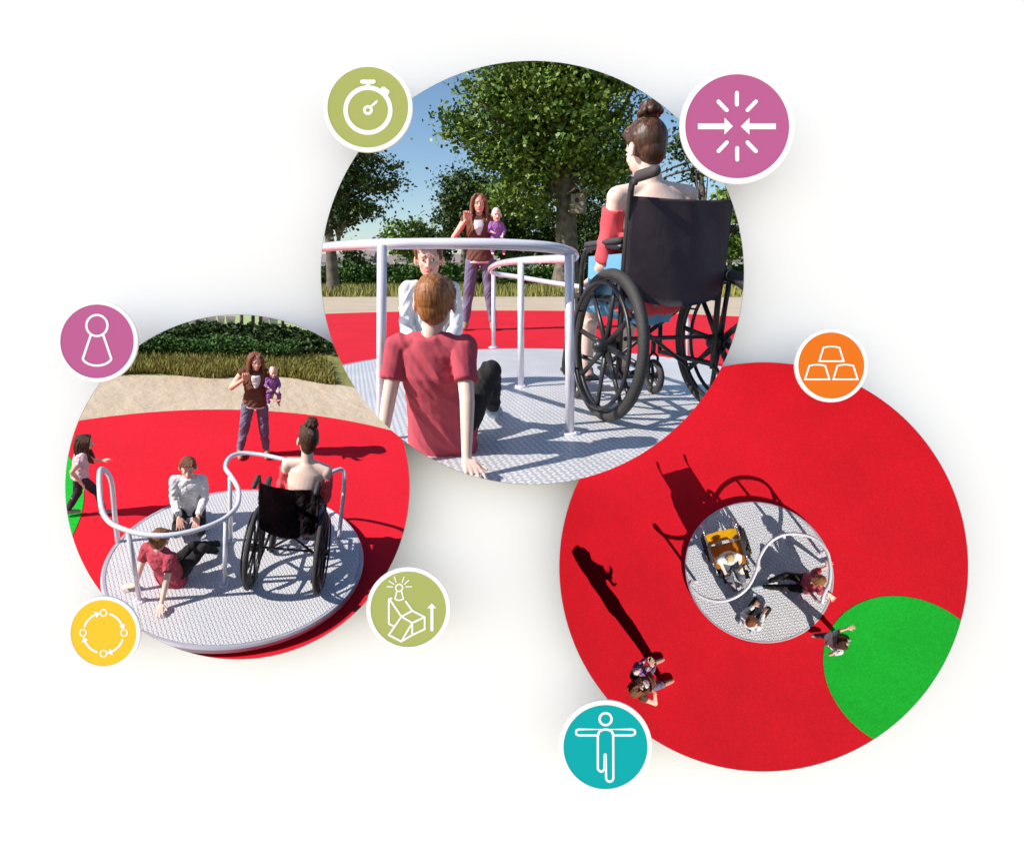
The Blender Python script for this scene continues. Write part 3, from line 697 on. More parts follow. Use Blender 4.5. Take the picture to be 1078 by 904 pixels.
P_BABY = toe(dict(pel=(0, 0, .50), waist=(0, 0, .64), chest=(0, .0, .80), neck=(0, 0, .94), head=(0, .02, 1.135), face=V((0, 1, -.05)),
    shR=(.14, 0, .90), shL=(-.14, 0, .90), elR=(.22, .08, .70), elL=(-.22, .06, .68), wrR=(.16, .26, .66), wrL=(-.14, .22, .58),
    hipR=(.09, .02, .50), hipL=(-.09, .02, .50), knR=(.17, .27, .40), knL=(-.17, .27, .40), anR=(.16, .25, .10), anL=(-.16, .25, .10)))
L_RED = dict(hem=1.16, hemz=.62, skin='skin_pale', hair=('short', 'h_ginger'), top=('shirt', 'shirt_red'), sleeve=.62, legs=('long', 'charcoal'), shoe='shoe_blue', head=1.10, bw=.92)
L_WHITE = dict(hair=('short', 'h_auburn'), top=('shirt', 'shirt_white'), sleeve=1.9, legs=('long', 'charcoal'), shoe='shoe_blue', head=1.06, bw=.86)
L_WOMAN = dict(skin='skin', hair=('long', 'h_auburn'), top=('shirt', 'vest'), sleeve=.08, vest=True, legs=('long', 'denim'), legw=1.08, shoe='shoe_tan', boot=.10, head=1.05)
L_CHAIR = dict(bw=.90, head=.91, skin='skin_pale', hair=('bun', 'h_brown'), top=('offshoulder', 'top_pink'), legs=('skirt', 'blue_cloth'), shoe='shoe_pink')
L_GIRL = dict(skin='skin', hair=('long', 'h_brown'), top=('shirt', 'shirt_grey'), sleeve=.5, legs=('long', 'legging'), shoe='shoe_grey', head=1.2)
L_BABY = dict(skin='skin_pale', hair=('baby', 'skin_pale'), top=('shirt', 'purple'), sleeve=1.7, legs=('long', 'purple'), head=1.75, bw=1.15, hand=.9)
L_BLOND = dict(skin='skin_pale', hair=('short', 'h_blond'), top=('shirt', 'shirt_white'), sleeve=.7, legs=('long', 'grey_jean'), shoe='shoe_grey', bw=1.08)

# ------------------------------------------------------------------ wheelchair
def wheelchair(label, M, fabric='canvas', seatm='canvas', tubem='frame', spread=1.):
    root = thing('wheelchair', label, 'wheelchair', M)
    RW = .31
    def wheel(s):
        e = thing_child('wheel', root, V((s * .283, 0, RW)), Matrix.Rotation(s * R(-2), 4, 'Y'))
        bm = bmesh.new(); cir = lambda r, x=0, n=56: [V((x, r * math.cos(2 * PI * i / n), r * math.sin(2 * PI * i / n))) for i in range(n)]
        tube(bm, cir(RW - .022), .022, 14, True); bobj('tyre', bm, M_['tyre'], e)
        bm = bmesh.new(); tube(bm, cir(RW - .042), .012, 10, True); bobj('rim', bm, M_['frame'], e)
        bm = bmesh.new(); tube(bm, cir(RW - .055, s * .040), .0085, 10, True)
        for k in range(6):
            a = 2 * PI * (k + .5) / 6; cap(bm, V((0, (RW - .045) * math.cos(a), (RW - .045) * math.sin(a))), V((s * .04, (RW - .056) * math.cos(a), (RW - .056) * math.sin(a))), .005, n=6)
        bobj('handrim', bm, M_['frame'], e)
        for k in range(8):
            bm = bmesh.new(); a = 2 * PI * (k + .2) / 8; u = V((0, math.cos(a), math.sin(a))); t = V((0, -math.sin(a), math.cos(a)))
            loft(bm, [(u * .02, t * .017, V((.012, 0, 0))), (u * .15, t * .012, V((.009, 0, 0))), (u * (RW - .04), t * .0125, V((.009, 0, 0)))], 10)
            bobj('spoke', bm, M_['frame'], e)
        bm = bmesh.new(); cap(bm, V((-s * .03, 0, 0)), V((s * .03, 0, 0)), .032, .030, n=20); cap(bm, V((s * .03, 0, 0)), V((s * .045, 0, 0)), .02, n=16); bobj('hub', bm, M_['frame'], e)
    for s in (1, -1): wheel(s)
    for s in (1, -1):
        x = s * .235; bm = bmesh.new(); r = .0125
        tube(bm, [(x, -.09, .93), (x, -.06, .90), (x, -.03, .55), (x, -.03, .20)], r, smooth=4)
        tube(bm, [(x, -.03, .50), (x, .40, .50), (x, .47, .46), (x, .52, .22)], r, smooth=4)
        tube(bm, [(x, -.03, .22), (x, .38, .22), (x, .40, .50)], r, smooth=1)
        tube(bm, [(x, .0, .31), (s * .275, .0, .31)], .016)
        tube(bm, [(s * .245, -.03, .70), (s * .245, .20, .71), (s * .245, .32, .68), (s * .245, .34, .50)], .011, smooth=4)
        tube(bm, [(x, -.12, .12), (x, -.06, .20), (x, .02, .22)], .009, smooth=3)
        bobj('frame', bm, M_[tubem], root)
        bm = bmesh.new(); tube(bm, [(x, -.085, .925), (x, -.12, .945), (x, -.20, .945)], .012, smooth=4); cap(bm, (x, -.115, .945), (x, -.225, .944), .021, .019); bobj('push_handle', bm, M_['grip'], root)
        bm = bmesh.new(); loft(bm, [(V((s * .24, y, .725)), V((.027 * k, 0, 0)), V((0, 0, .014))) for y, k in ((-.02, .7), (0, 1), (.15, 1), (.27, 1), (.30, .6))], 14); bobj('armrest', bm, M_['grip'], root)
        bm = bmesh.new(); box(bm, (s * .236, .13, .59), (.008, .30, .17)); bobj('side_guard', bm, M_['blue_cloth'], root, smooth=False)
        # caster
        e = thing_child('caster', root, V((s * .225, .41, .09)), Matrix.Identity(4))
        bm = bmesh.new(); tube(bm, [V((0, .072 * math.cos(2 * PI * i / 32), .072 * math.sin(2 * PI * i / 32))) for i in range(32)], .017, 10, True); bobj('tyre', bm, M_['tyre'], e)
        bm = bmesh.new()
        for k in range(5): a = 2 * PI * k / 5; cap(bm, V((0, 0, 0)), V((0, .06 * math.cos(a), .06 * math.sin(a))), .010, .007, n=8)
        cap(bm, V((-.014, 0, 0)), V((.014, 0, 0)), .017, n=12); bobj('rim', bm, M_['frame'], e)
        bm = bmesh.new()
        for k in (1, -1): tube(bm, [(k * .026, 0, 0), (k * .026, .01, .10), (0, .015, .125)], .007, 8)
        tube(bm, [(0, .015, .115), (0, .015, .20)], .013); bobj('fork', bm, M_['frame'], e)
        # footrest
        bm = bmesh.new(); box(bm, (s * .115, .60, .085), (.16, .17, .014), Matrix.Rotation(R(12), 3, 'X')); tube(bm, [(x, .52, .26), (x, .55, .12), (s * .19, .57, .085)], .010, smooth=3)
        bobj('footrest', bm, M_['frame'], root, smooth=True, auto=30)
    # cross brace
    bm = bmesh.new()
    for s in (1, -1): tube(bm, [(s * .21, .14, .20), (-s * .21, .14, .48)], .010)
    tube(bm, [(-.215, -.03, .34), (.215, -.03, .34)], .009)
    bobj('cross_brace', bm, M_['frame'], root)
    # sling back
    bm = bmesh.new(); nx, nz = 25, 18; rows = []
    for k in range(nz + 1):
        t = k / nz; z = .515 + .37 * t; row = []
        for i in range(nx + 1):
            u = i / nx * 2 - 1
            y = -.045 - .02 * t + (-.045 * (1 - u * u)) * (1 - .25 * t) + .0035 * math.sin(u * 9 + t * 4) * t
            zz_ = z - .012 * (1 - u * u) * (t > .95) - .045 * (1 - u * u) * (1 - t) ** 3
            row.append(bm.verts.new((u * .240, y, zz_)))
        rows.append(row)
    for k in range(nz):
        for i in range(nx): bm.faces.new((rows[k][i], rows[k][i + 1], rows[k + 1][i + 1], rows[k + 1][i]))
    bmesh.ops.solidify(bm, geom=bm.faces[:], thickness=.008)
    bo = bobj('backrest', bm, M_[fabric], root)
    bm = bmesh.new(); rows = []
    for k in range(9):
        row = []
        for i in range(13):
            u = i / 6 - 1; row.append(bm.verts.new((u * .215, -.03 + k * .055, .512 - .03 * (1 - u * u))))
        rows.append(row)
    for k in range(8):
        for i in range(12): bm.faces.new((rows[k][i], rows[k][i + 1], rows[k + 1][i + 1], rows[k + 1][i]))
    bmesh.ops.solidify(bm, geom=bm.faces[:], thickness=.02); bobj('seat', bm, M_[seatm], root)
    return root
def thing_child(name, parent, loc, rot):
    # a part that carries sub-parts: its hub cap mesh is the carrier
    bm = bmesh.new(); bmesh.ops.create_cone(bm, cap_ends=True, segments=20, radius1=.013, radius2=.013, depth=.05, matrix=Matrix.Rotation(PI / 2, 4, 'Y'))
    o = bobj(name, bm, M_['frame'], parent); o.matrix_basis = Matrix.Translation(loc) @ rot
    return o

# ------------------------------------------------------------------ platforms and rails
def platform(cx, cy, rx, ry, m, label, hgt, zg):
    root = thing('roundabout_platform', label, 'roundabout', D.mat @ LRS((cx, cy, 0)))
    N = 160
    def ring(k, z, dr=0): return [bm.verts.new(((rx * k + dr) * math.cos(2 * PI * i / N), (ry * k + dr) * math.sin(2 * PI * i / N), z)) for i in range(N)]
    bm = bmesh.new(); a = ring(1, 0, -.035); b = ring(1, -.03, -.035); bm.faces.new(a); bm.faces.new(b)
    for i in range(N): bm.faces.new((a[i], a[(i + 1) % N], b[(i + 1) % N], b[i]))
    bobj('deck', bm, m, root, smooth=False)
    bm = bmesh.new(); rs = [ring(1, -.004, -.034), ring(1, .002, -.028), ring(1, .002, -.012), ring(1, -.012, 0), ring(1, -.042, 0), ring(1, -.052, -.02), ring(1, -.052, -.10)]
    for p, q in zip(rs, rs[1:]):
        for i in range(N): bm.faces.new((p[i], p[(i + 1) % N], q[(i + 1) % N], q[i]))
    bobj('edge_band', bm, M_['rim'], root, auto=40)
    bm = bmesh.new(); rs = [ring(.93, -.03), ring(.93, zg)]
    for p, q in zip(rs, rs[1:]):
        for i in range(N): bm.faces.new((p[i], p[(i + 1) % N], q[(i + 1) % N], q[i]))
    bobj('skirt', bm, M_['rim'], root)
    return root
def rail(path, posts, r, label, k=10, hz=.78):
    root = thing('handrail', label, 'handrail', D.mat)
    bm = bmesh.new(); tube(bm, path, r, 16, smooth=k); bobj('rail', bm, M_['rail'], root)
    for x, y, top in posts:
        bm = bmesh.new(); tube(bm, [(x, y, .0), (top[0], top[1], top[2] if len(top) > 2 else hz - r * .4)], r * .92, 16); po = bobj('post', bm, M_['rail'], root)
        bm = bmesh.new(); bmesh.ops.create_cone(bm, cap_ends=True, segments=32, radius1=r * 2.3, radius2=r * 2.1, depth=.008, matrix=Matrix.Translation((x, y, .005)))
        for q in range(4):
            a = q * PI / 2 + .6; bmesh.ops.create_cone(bm, cap_ends=True, segments=6, radius1=r * .25, radius2=r * .25, depth=.01, matrix=Matrix.Translation((x + r * 1.7 * math.cos(a), y + r * 1.7 * math.sin(a), .012)))
        bobj('base_flange', bm, M_['rail'], po, smooth=False)
    return root

# ------------------------------------------------------------------ vegetation
def leafmesh(name, P, size, m, parent=None, M=None, flat=.0):
    n = len(P); P = np.array(P)
    s = size * np.random.uniform(.6, 1.3, n)
    u = np.random.normal(size=(n, 3)); u[:, 2] *= .7; u /= np.linalg.norm(u, axis=1)[:, None]
    t = np.random.normal(size=(n, 3)); v = np.cross(u, t); v /= np.linalg.norm(v, axis=1)[:, None]; wv = np.cross(u, v)
    a = P - u * s[:, None] * .5; b = P + u * s[:, None] * .5; c = P + v * s[:, None] * .32 + wv * s[:, None] * .08; d = P - v * s[:, None] * .32 + wv * s[:, None] * .08
    verts = np.stack([a, c, b, d], 1).reshape(-1, 3)
    me = bpy.data.meshes.new(name)
    me.vertices.add(4 * n); me.vertices.foreach_set('co', verts.ravel().astype(np.float32))
    me.loops.add(4 * n); me.loops.foreach_set('vertex_index', np.arange(4 * n, dtype=np.int32))
    me.polygons.add(n); me.polygons.foreach_set('loop_start', np.arange(0, 4 * n, 4, dtype=np.int32)); me.polygons.foreach_set('loop_total', np.full(n, 4, dtype=np.int32))
    me.update(calc_edges=True); me.validate()
    return link(name, me, m, parent, M)
def cluster_points(blobs, n, cl=40, cr_=.5):
    """n leaves gathered in sprays scattered over ellipsoids (c, (rx, ry, rz))"""
    vol = np.array([b[1][0] * b[1][2] for b in blobs]); vol = vol / vol.sum(); out = []; cents = []
    for b, f in zip(blobs, vol):
        k = max(3, int(n * f / cl))
        for _ in range(k):
            d = np.random.normal(size=3); d /= np.linalg.norm(d); r = np.random.uniform(.35, 1.) ** .6
            c = np.array(b[0]) + d * np.array(b[1]) * r; cents.append(c)
            q = np.random.normal(size=(cl, 3)) * cr_ * np.array([1, 1, .5]) * random.uniform(.35, 1.35); q += c; out.append(q)
    return np.concatenate(out), cents
def tree(name, label, base, trunk, blobs, n, leaf, lm, tr, group=None, cl=40, cr_=.5, nb=14):
    root = thing(name, label, 'tree', D.mat @ LRS(base), group)
    b0 = V(base); bm = bmesh.new(); top = V(trunk[-1]) - b0
    tube(bm, [V(p) - b0 for p in trunk], lambda t: tr * (1.25 - .9 * t) if t > .08 else tr * 1.5, 12, smooth=5)
    bobj('trunk', bm, M_['bark'], root)
    P, cents = cluster_points([((V(c) - b0), r) for c, r in blobs], n, cl, cr_)
    random.shuffle(cents)
    bm = bmesh.new()
    for c in cents[:nb]:
        c = V(c); k = random.uniform(.45, .95); s0 = (V(trunk[0]) - b0).lerp(top, k); md = s0.lerp(c, .5) + V((0, 0, (c - s0).length * .08)) + V((random.uniform(-.1, .1), random.uniform(-.1, .1), 0)) * (c - s0).length
        tube(bm, [s0, md, c], lambda t: tr * .34 * (1 - .85 * t), 7, smooth=4)
    bobj('branches', bm, M_['bark'], root)
    leafmesh('crown', P, leaf, M_[lm], root)
    return root
def blades(name, pts, h, m, label, w_=.02):
    n = len(pts); P = np.array(pts); hh = h * np.random.uniform(.5, 1.2, n); a = np.random.uniform(0, PI, n)
    dx = np.stack([np.cos(a), np.sin(a), 0 * a], 1) * w_ * np.random.uniform(.6, 1.4, n)[:, None]
    tip = P + np.stack([np.random.normal(0, .25, n) * hh, np.random.normal(0, .25, n) * hh, hh], 1)
    verts = np.stack([P - dx, P + dx, tip], 1).reshape(-1, 3)
    me = bpy.data.meshes.new(name); me.vertices.add(3 * n); me.vertices.foreach_set('co', verts.ravel().astype(np.float32))
    me.loops.add(3 * n); me.loops.foreach_set('vertex_index', np.arange(3 * n, dtype=np.int32))
    me.polygons.add(n); me.polygons.foreach_set('loop_start', np.arange(0, 3 * n, 3, dtype=np.int32)); me.polygons.foreach_set('loop_total', np.full(n, 3, dtype=np.int32))
    me.update(calc_edges=True)
    return tag(link(name, me, m, None, D.mat), label, 'grass', kind='stuff')

# ================================================================== TOP PICTURE (low view)
D = D1
ZG = -.12
slab('ground', [(-2500, 14), (2500, 14), (2500, 3500), (-2500, 3500)], ZG - .012, M_['field'], bite=False, th=.001)
slab('sand', circ(0, 16, 30, 9.2), ZG - .006, M_['sand'], bite=False, th=.002)
slab('playground_surface', circ(-.2, 8.2, 6.4), ZG, M_['red'], bite=False, th=.002)
pts = [(random.uniform(-26, 26), y, ZG) for y in np.random.uniform(22.5, 44, 26000)]
pts = [p for p in pts if (p[0] / 30) ** 2 + ((p[1] - 16) / 9.2) ** 2 > .97 - .03 * math.sin(p[0] * 1.7)]
blades('grass', pts, .42, M_['blade'], 'tall yellow green grass behind the sandy strip in the top picture', .035)
# hedge
def hedge(label, x0, x1, y, z0, hgt, n, leaf, lm='leaf_hedge', step=1.1, mt=None, fil=False):
    root = thing('hedge', label, 'hedge', D.mat)
    bl = []; x = x0
    while x < x1:
        r = random.uniform(.7, 1.25) * step; bl.append(((x, y + random.uniform(-.5, .5) * step, z0 + hgt * .42), (r, r * .8, hgt * random.uniform(.42, .62)))); x += step * random.uniform(.6, 1.0)
    P, _ = cluster_points(bl, n, 24, .13 * hgt)
    P = P[P[:, 2] > z0 - .05]
    if fil: P = np.array([p for p in P if not inside_bite(D.mat @ V(p))])
    leafmesh('foliage', P, leaf, M_[lm], root)
    return root
hedge('long leafy green hedge across the back of the top picture', -26, 26, 44.5, ZG, 1.75, 80000, .24)
# trees placed by where they stand
def TB(px, py, Y): return D.at(px, py, Y)
def blob(px, py, Y, rx, rz, ry=None):
    p = D.at(px, py, Y); k = Y / F; return ((p.x, p.y, p.z), (rx * k, (ry or rx) * k, rz * k))
Y = 42
b = TB(597, 300, Y); b.z = ZG
big = tree('leafy_tree', 'big leafy tree with a thick grey trunk in the middle of the top picture', b, [b, TB(596, 230, Y), TB(594, 185, Y), TB(580, 120, Y)],
     [blob(555, 118, Y, 55, 36, 50), blob(600, 95, Y, 65, 38, 50), blob(492, 132, Y, 26, 13, 24), blob(608, 92, Y, 30, 22, 40), blob(610, 150, Y, 50, 34, 50), blob(545, 158, Y, 38, 24, 40), blob(520, 98, Y, 26, 14, 24),
      blob(618, 64, Y, 52, 18, 40), blob(672, 80, Y, 22, 6, 20), blob(560, 65, Y, 50, 20, 40), blob(645, 178, Y, 18, 18, 26), blob(552, 205, Y, 34, 24, 34), blob(700, 96, Y, 14, 8, 20), blob(505, 160, Y, 14, 9, 14)], 44000, .33, 'leaf', .72, cl=70, cr_=.80, nb=70)
Y = 50
b = TB(745, 300, Y); b.z = ZG
tree('leafy_tree', 'dark leafy tree behind the head of the wheelchair rider in the top picture', b, [b, TB(742, 230, Y), TB(735, 160, Y)],
     [blob(722, 155, Y, 16, 9, 20), blob(740, 140, Y, 24, 16, 20), blob(738, 178, Y, 12, 10, 14), blob(690, 235, Y, 30, 40, 30), blob(668, 195, Y, 16, 24, 20)], 6500, .36, 'leaf_dark', .35, cl=26, cr_=.75, nb=14)
Y = 40
b = TB(768, 300, Y); b.z = ZG
tree('leafy_tree', 'pale green tree at the right edge of the top picture', b, [b, TB(768, 270, Y), TB(766, 235, Y)], [blob(768, 240, Y, 26, 34, 20), blob(775, 215, Y, 18, 18, 18)], 4200, .34, 'leaf', .16, cl=24, cr_=.45, nb=14)
Y = 30
b = TB(352, 318, Y); b.z = ZG
tree('leafy_tree', 'dark tree with a forked trunk at the left edge of the top picture', b, [b, TB(349, 270, Y), TB(347, 235, Y), TB(362, 190, Y)],
     [blob(372, 172, Y, 26, 14, 24), blob(345, 192, Y, 26, 20, 24), blob(392, 195, Y, 26, 8, 20), blob(372, 220, Y, 28, 8, 20), blob(418, 176, Y, 10, 3, 10), blob(350, 160, Y, 20, 10, 16), blob(352, 230, Y, 20, 9, 16)], 10500, .20, 'leaf_dark', .28, cl=24, cr_=.42, nb=34)
Y = 55
b = TB(486, 300, Y); b.z = ZG
tree('leafy_tree', 'round dark tree behind the standing woman in the top picture', b, [b, TB(490, 260, Y), TB(492, 215, Y)], [blob(490, 205, Y, 26, 22, 24), blob(520, 225, Y, 40, 30, 34), blob(478, 232, Y, 18, 20, 20), blob(555, 240, Y, 36, 28, 30)], 20000, .32, 'leaf_dark', .4, cl=26, cr_=.7, nb=20)
b = TB(628, 300, Y); b.z = ZG
tree('leafy_tree', 'dark tree between the big trunk and the wheelchair in the top picture', b, [b, TB(628, 260, Y), TB(628, 215, Y)], [blob(632, 225, Y, 30, 40, 30), blob(655, 262, Y, 34, 24, 30), blob(612, 262, Y, 24, 20, 30), blob(575, 262, Y, 22, 20, 30)], 15000, .32, 'leaf_dark', .3, cl=26, cr_=.7, nb=12)
Y = 62
for i, (x, yy, rx, lb) in enumerate([(428, 250, 26, 'small leafy tree just above the rail left of the kneeling boy, top picture'), (372, 272, 13, 'smallest slender tree beside the left railing post in the top picture'), (448, 258, 22, 'small broad tree right behind the head of the kneeling boy in the top picture'), (538, 262, 18, 'small tree just right of the standing woman in the top picture')]):
    b = TB(x, 300, Y); b.z = ZG
    tree('leafy_tree', lb, b, [b, TB(x + 1, 285, Y), TB(x, yy, Y)], [blob(x, yy, Y, rx, rx * .7, rx), blob(x + rx * .4, yy + rx * .5, Y, rx * .8, rx * .4, rx)], 2600 if i != 1 else 700, .42, 'leaf' if i == 0 else 'leaf_dark', .16, cl=20, cr_=.45, nb=9, group='small far trees in the top picture')
# bird box on the big trunk
p = TB(609, 215, 41.0); k = 41 / F
root = thing('bird_box', 'small weathered wooden bird box hanging on the big tree trunk', 'bird box', D.mat @ LRS(p, R(-20)))
bm = bmesh.new(); box(bm, (0, 0, 0), (13 * k, 12 * k, 18 * k)); bobj('box', bm, M_['birdbox'], root, smooth=False)
bm = bmesh.new()
for s in (1, -1): box(bm, (s * 4.6 * k, 0, 12 * k), (12 * k, 17 * k, 1.4 * k), Matrix.Rotation(s * R(28), 3, 'Y'))
bobj('roof', bm, M_['wood'], root, smooth=False)
bm = bmesh.new(); bmesh.ops.create_cone(bm, cap_ends=True, segments=16, radius1=2 * k, radius2=2 * k, depth=.5 * k, matrix=Matrix.Translation((0, -6.1 * k, 3 * k)) @ Matrix.Rotation(PI / 2, 4, 'X')); bobj('entrance_hole', bm, M_['iris'], root)
# far houses on the horizon
def house(x, Yd, wd, hg, label):
    b = V((x, Yd, ZG)); root = thing('house', label, 'house', D.mat @ LRS(b), 'pale far houses on the horizon')
    bm = bmesh.new(); box(bm, (0, 0, hg / 2), (wd, 8, hg)); bobj('wall', bm, M_['house'], root, smooth=False)
    bm = bmesh.new(); v = [bm.verts.new(q) for q in ((-wd / 2 - .4, -4.4, hg), (wd / 2 + .4, -4.4, hg), (wd / 2 + .4, 4.4, hg), (-wd / 2 - .4, 4.4, hg), (-wd / 2 - .4, 0, hg + 2.6), (wd / 2 + .4, 0, hg + 2.6))]
    for f in ((0, 1, 5, 4), (2, 3, 4, 5), (0, 4, 3), (1, 2, 5), (0, 3, 2, 1)): bm.faces.new([v[i] for i in f])
    bobj('roof', bm, M_['roof'], root, smooth=False)
    n = max(2, int(wd / 4))
    for i in range(n):
        bm = bmesh.new(); box(bm, (-wd / 2 + wd * (i + .5) / n, -4.02, hg * .55), (1.4, .1, 1.6)); bobj('window', bm, M_['glass'], root, smooth=False)
for i, (px, wd, hg) in enumerate([(352, 9, 4), (378, 14, 5), (392, 8, 6), (418, 12, 4.5), (440, 9, 6), (500, 14, 5), (545, 10, 4.5), (760, 14, 6), (776, 9, 5)]):
    x = (px - CX) / F * 190; house(x, 184, wd, hg, ORD[i] + ' from the left of the tiny pale houses on the top picture horizon')

# platform and rail
pc = (.12, 3.72)
platform(pc[0], pc[1], 1.62, 1.95, M_['plate1'], 'round tread plate turning platform seen close up in the top picture', .12, ZG)
g = D.gp; HR = .78
def H(px, py, z=HR): p = g(px, py, z) if False else None; return p
# posts: ground points from the photo, rail above them
def up(px, py, z=HR): q = g(px, py, 0); return V((q.x, q.y, z))
A1 = g(401, 462); A2 = g(600, 456); A4 = g(548.4, 407); A3 = g(519.5, 366); A5 = g(725, 374)
railp = [D.at(*q) for q in ((318, 264, 3.5), (345, 260, 3.0), (372, 258, 2.68), (401, 257, 2.5), (460, 256.5, 2.44), (520, 257, 2.42), (570, 259.5, 2.45), (594, 263.5, 2.52), (604, 268, 2.64), (600, 272, 2.85), (575, 273, 3.3), (548, 274.5, 3.75), (526, 277.5, 4.6), (516, 283, 5.3), (521, 288, 5.6), (545, 291.5, 5.6), (584, 298, 5.5), (640, 306, 5.3), (690, 314, 5.1), (712, 321, 5.05), (721.5, 332, 5.0), (724.3, 348, 5.0))] + [A5]
def pst(a, px, py): t = D.at(px, py, a.y); return (a.x, a.y, (t.x, t.y + .02, t.z))
rail(railp, [pst(A1, 401, 258), pst(A2, 600, 268), pst(A4, 548.4, 276), pst(A3, 519.5, 287)], .0215, 'white S shaped steel handrail on the platform in the top picture')

# wheelchair and its rider
wc = g(628, 441.5); SC = 1.13; yaw = R(16)
cpos = wc + V((math.cos(yaw) * .30 * SC, math.sin(yaw) * .30 * SC, 0))
chair1 = wheelchair('black wheelchair seen close up from behind in the top picture', D.mat @ LRS(cpos, yaw, SC) @ Matrix.Diagonal((.95, 1.1, 1, 1)))
rider1 = person(P_CHAIR, L_CHAIR, 'bare backed woman with a bun seated in the wheelchair of the top picture', D.mat @ LRS(cpos + V((-.03, 0, -.02)), yaw - R(5), SC) @ Matrix.Rotation(R(-2.0), 4, 'Y'))
# red shirt boy
q = g(466, 474); redb1 = person(P_RED, L_RED, 'ginger boy in a dusty red T-shirt seen from behind in the top picture', D.mat @ LRS(q, R(-10), .765))
q = g(457, 404); whiteb1 = person(P_WHITE, L_WHITE, 'boy in a white sweatshirt facing the red shirted boy in the top picture', D.mat @ LRS(q, R(180 + 4), .925))
q = g(506, 347, ZG); ws1 = 132 / (D.ppm(q) * 1.64)
WM = LRS(q, R(180), ws1)
woman1 = person(P_STAND, L_WOMAN, 'standing woman with long auburn hair and raised thumb in the top picture', D.mat @ WM)
BABY_REL = LRS((-.215, .06, 1.13 - .50 * .43), R(12), .43)
baby1 = person(P_BABY, L_BABY, 'baby in purple on the hip of the woman in the top picture', D.mat @ WM @ BABY_REL)

# ================================================================== LEFT PICTURE (raised view)
D = D2; g = D.gp; ZG = -.09
c3 = circle3(g(81, 443, ZG), g(220, 431, ZG), g(408, 452, ZG))
far = g(250, 338, ZG).y
YN = g(250, 706, ZG).y
slab('ground', [(-9, YN), (9, YN), (14, far + 1.5), (-14, far + 1.5)], ZG - .02, M_['far_field'])
gb = [g(60, 392, ZG), g(129, 394, ZG), g(250, 396, ZG), g(313, 397.5, ZG), g(366, 406, ZG), g(440, 424, ZG)]
slab('field', [(p.x, p.y) for p in gb] + [(11, gb[-1].y), (12, g(250, 350, ZG).y), (-12, g(250, 350, ZG).y), (-11, gb[0].y)], ZG - .010, M_['field'], th=.008)
slab('sand', [(p.x, p.y) for p in gb] + [(7, gb[-1].y), (7, YN), (-7, YN), (-7, gb[0].y)], ZG - .006, M_['sand'], th=.008)
slab('playground_surface', [(x, max(y, YN)) for x, y in circ(*c3, n=400)], ZG, M_['red'], th=.01)
gl = circle3(g(86, 505, ZG), g(88, 528, ZG), g(77, 562, ZG))
slab('green_spot', circ(gl[0], gl[1], gl[2]), ZG + .004, M_['green'], th=.006)
cP = V((.04, 3.945, 0)); RP = .917
platform(cP.x, cP.y, RP, RP, M_['plate2'], 'round tread plate turning platform seen from above at a slant in the left picture', .09, ZG)
HR = .66
def rt(px, py): return g(px, py, HR)
rp = [g(124, 570, 0), g(121.5, 556, .28), g(117, 538, HR * .8), rt(111, 519), rt(106.5, 531), rt(115, 549), rt(135, 558.6), rt(157, 563), rt(179.5, 563), rt(201.6, 559), rt(223.7, 552), rt(240, 543), rt(250, 531), rt(251, 515.5), rt(244, 502), rt(237.5, 492), rt(242, 481.5), rt(254, 477), rt(271.5, 478), rt(292.5, 482), rt(318, 489), rt(338, 500), rt(353, 514)]
e = g(357, 566); rp[0] = g(124, 570, 0); t3 = rt(111, 519)
lb = g(124, 570); rp[1] = V((lb.x, lb.y, .25)); rp[2] = V((lb.x, lb.y, HR * .85)); rp[3] = V((lb.x - .05, lb.y - .03, HR))
rp = rp[:4] + rp[4:-1] + [V((e.x - .02, e.y + .06, HR - .01)), V((e.x, e.y, HR - .12)), V((e.x, e.y, .25)), V((e.x, e.y, 0))]
po = []
for bx, by, tx, ty in ((147, 632, 135, 559), (236, 615, 238, 545), (243, 568.6, 242, 502)):
    p_, t_ = g(bx, by), rt(tx, ty); po.append((p_.x, p_.y, (t_.x, t_.y)))
rail(rp, po, .0165, 'white S shaped handrail on the platform in the left picture', hz=HR)
# wheelchair
qa, qb = g(262, 614), g(340, 616)
cpos = (qa + qb) / 2; SC = (qb - qa).length / .60
yw = math.atan2((qb - qa).y, (qb - qa).x) - R(4)
CH2 = D.mat @ LRS(cpos, yw, SC) @ Matrix.Diagonal((.93, 1, 1.20, 1))
CHR2 = D.mat @ LRS(cpos, yw, SC) @ Matrix.Rotation(R(5), 4, 'Y') @ Matrix.Diagonal((.98, 1.05, 1.26, 1))
copy_tree(chair1, 'black wheelchair seen from behind on the platform in the left picture', CH2)
copy_tree(rider1, "woman with a dark bun seated in the wheelchair of the left picture", CHR2)
q = g(180, 612); copy_tree(redb1, 'boy in a dusty red T-shirt leaning back on his hands in the left picture', D.mat @ LRS(q, R(-38), .60))
q = g(201, 548); copy_tree(whiteb1, "boy in white kneeling with hands on his knees in the left picture", D.mat @ LRS(q, R(180), .66))
q = g(268, 478, ZG); s_ = 99 / (D.ppm(q) * 1.64 * math.cos(R(29)))
WM = LRS(q, R(180), s_); copy_tree(woman1, 'standing woman in a brown vest holding a baby in the left picture', D.mat @ WM)
copy_tree(baby1, 'baby in purple on the hip of the woman in the left picture', D.mat @ WM @ BABY_REL)
q = g(90, 543, ZG); s_ = 80 / (D.ppm(q) * 1.64 * math.cos(R(33)))
girl2 = person(P_RUN, L_GIRL, "girl in dark leggings running in at the left picture's edge", D.mat @ LRS(q, R(-72), s_), vox=.008)
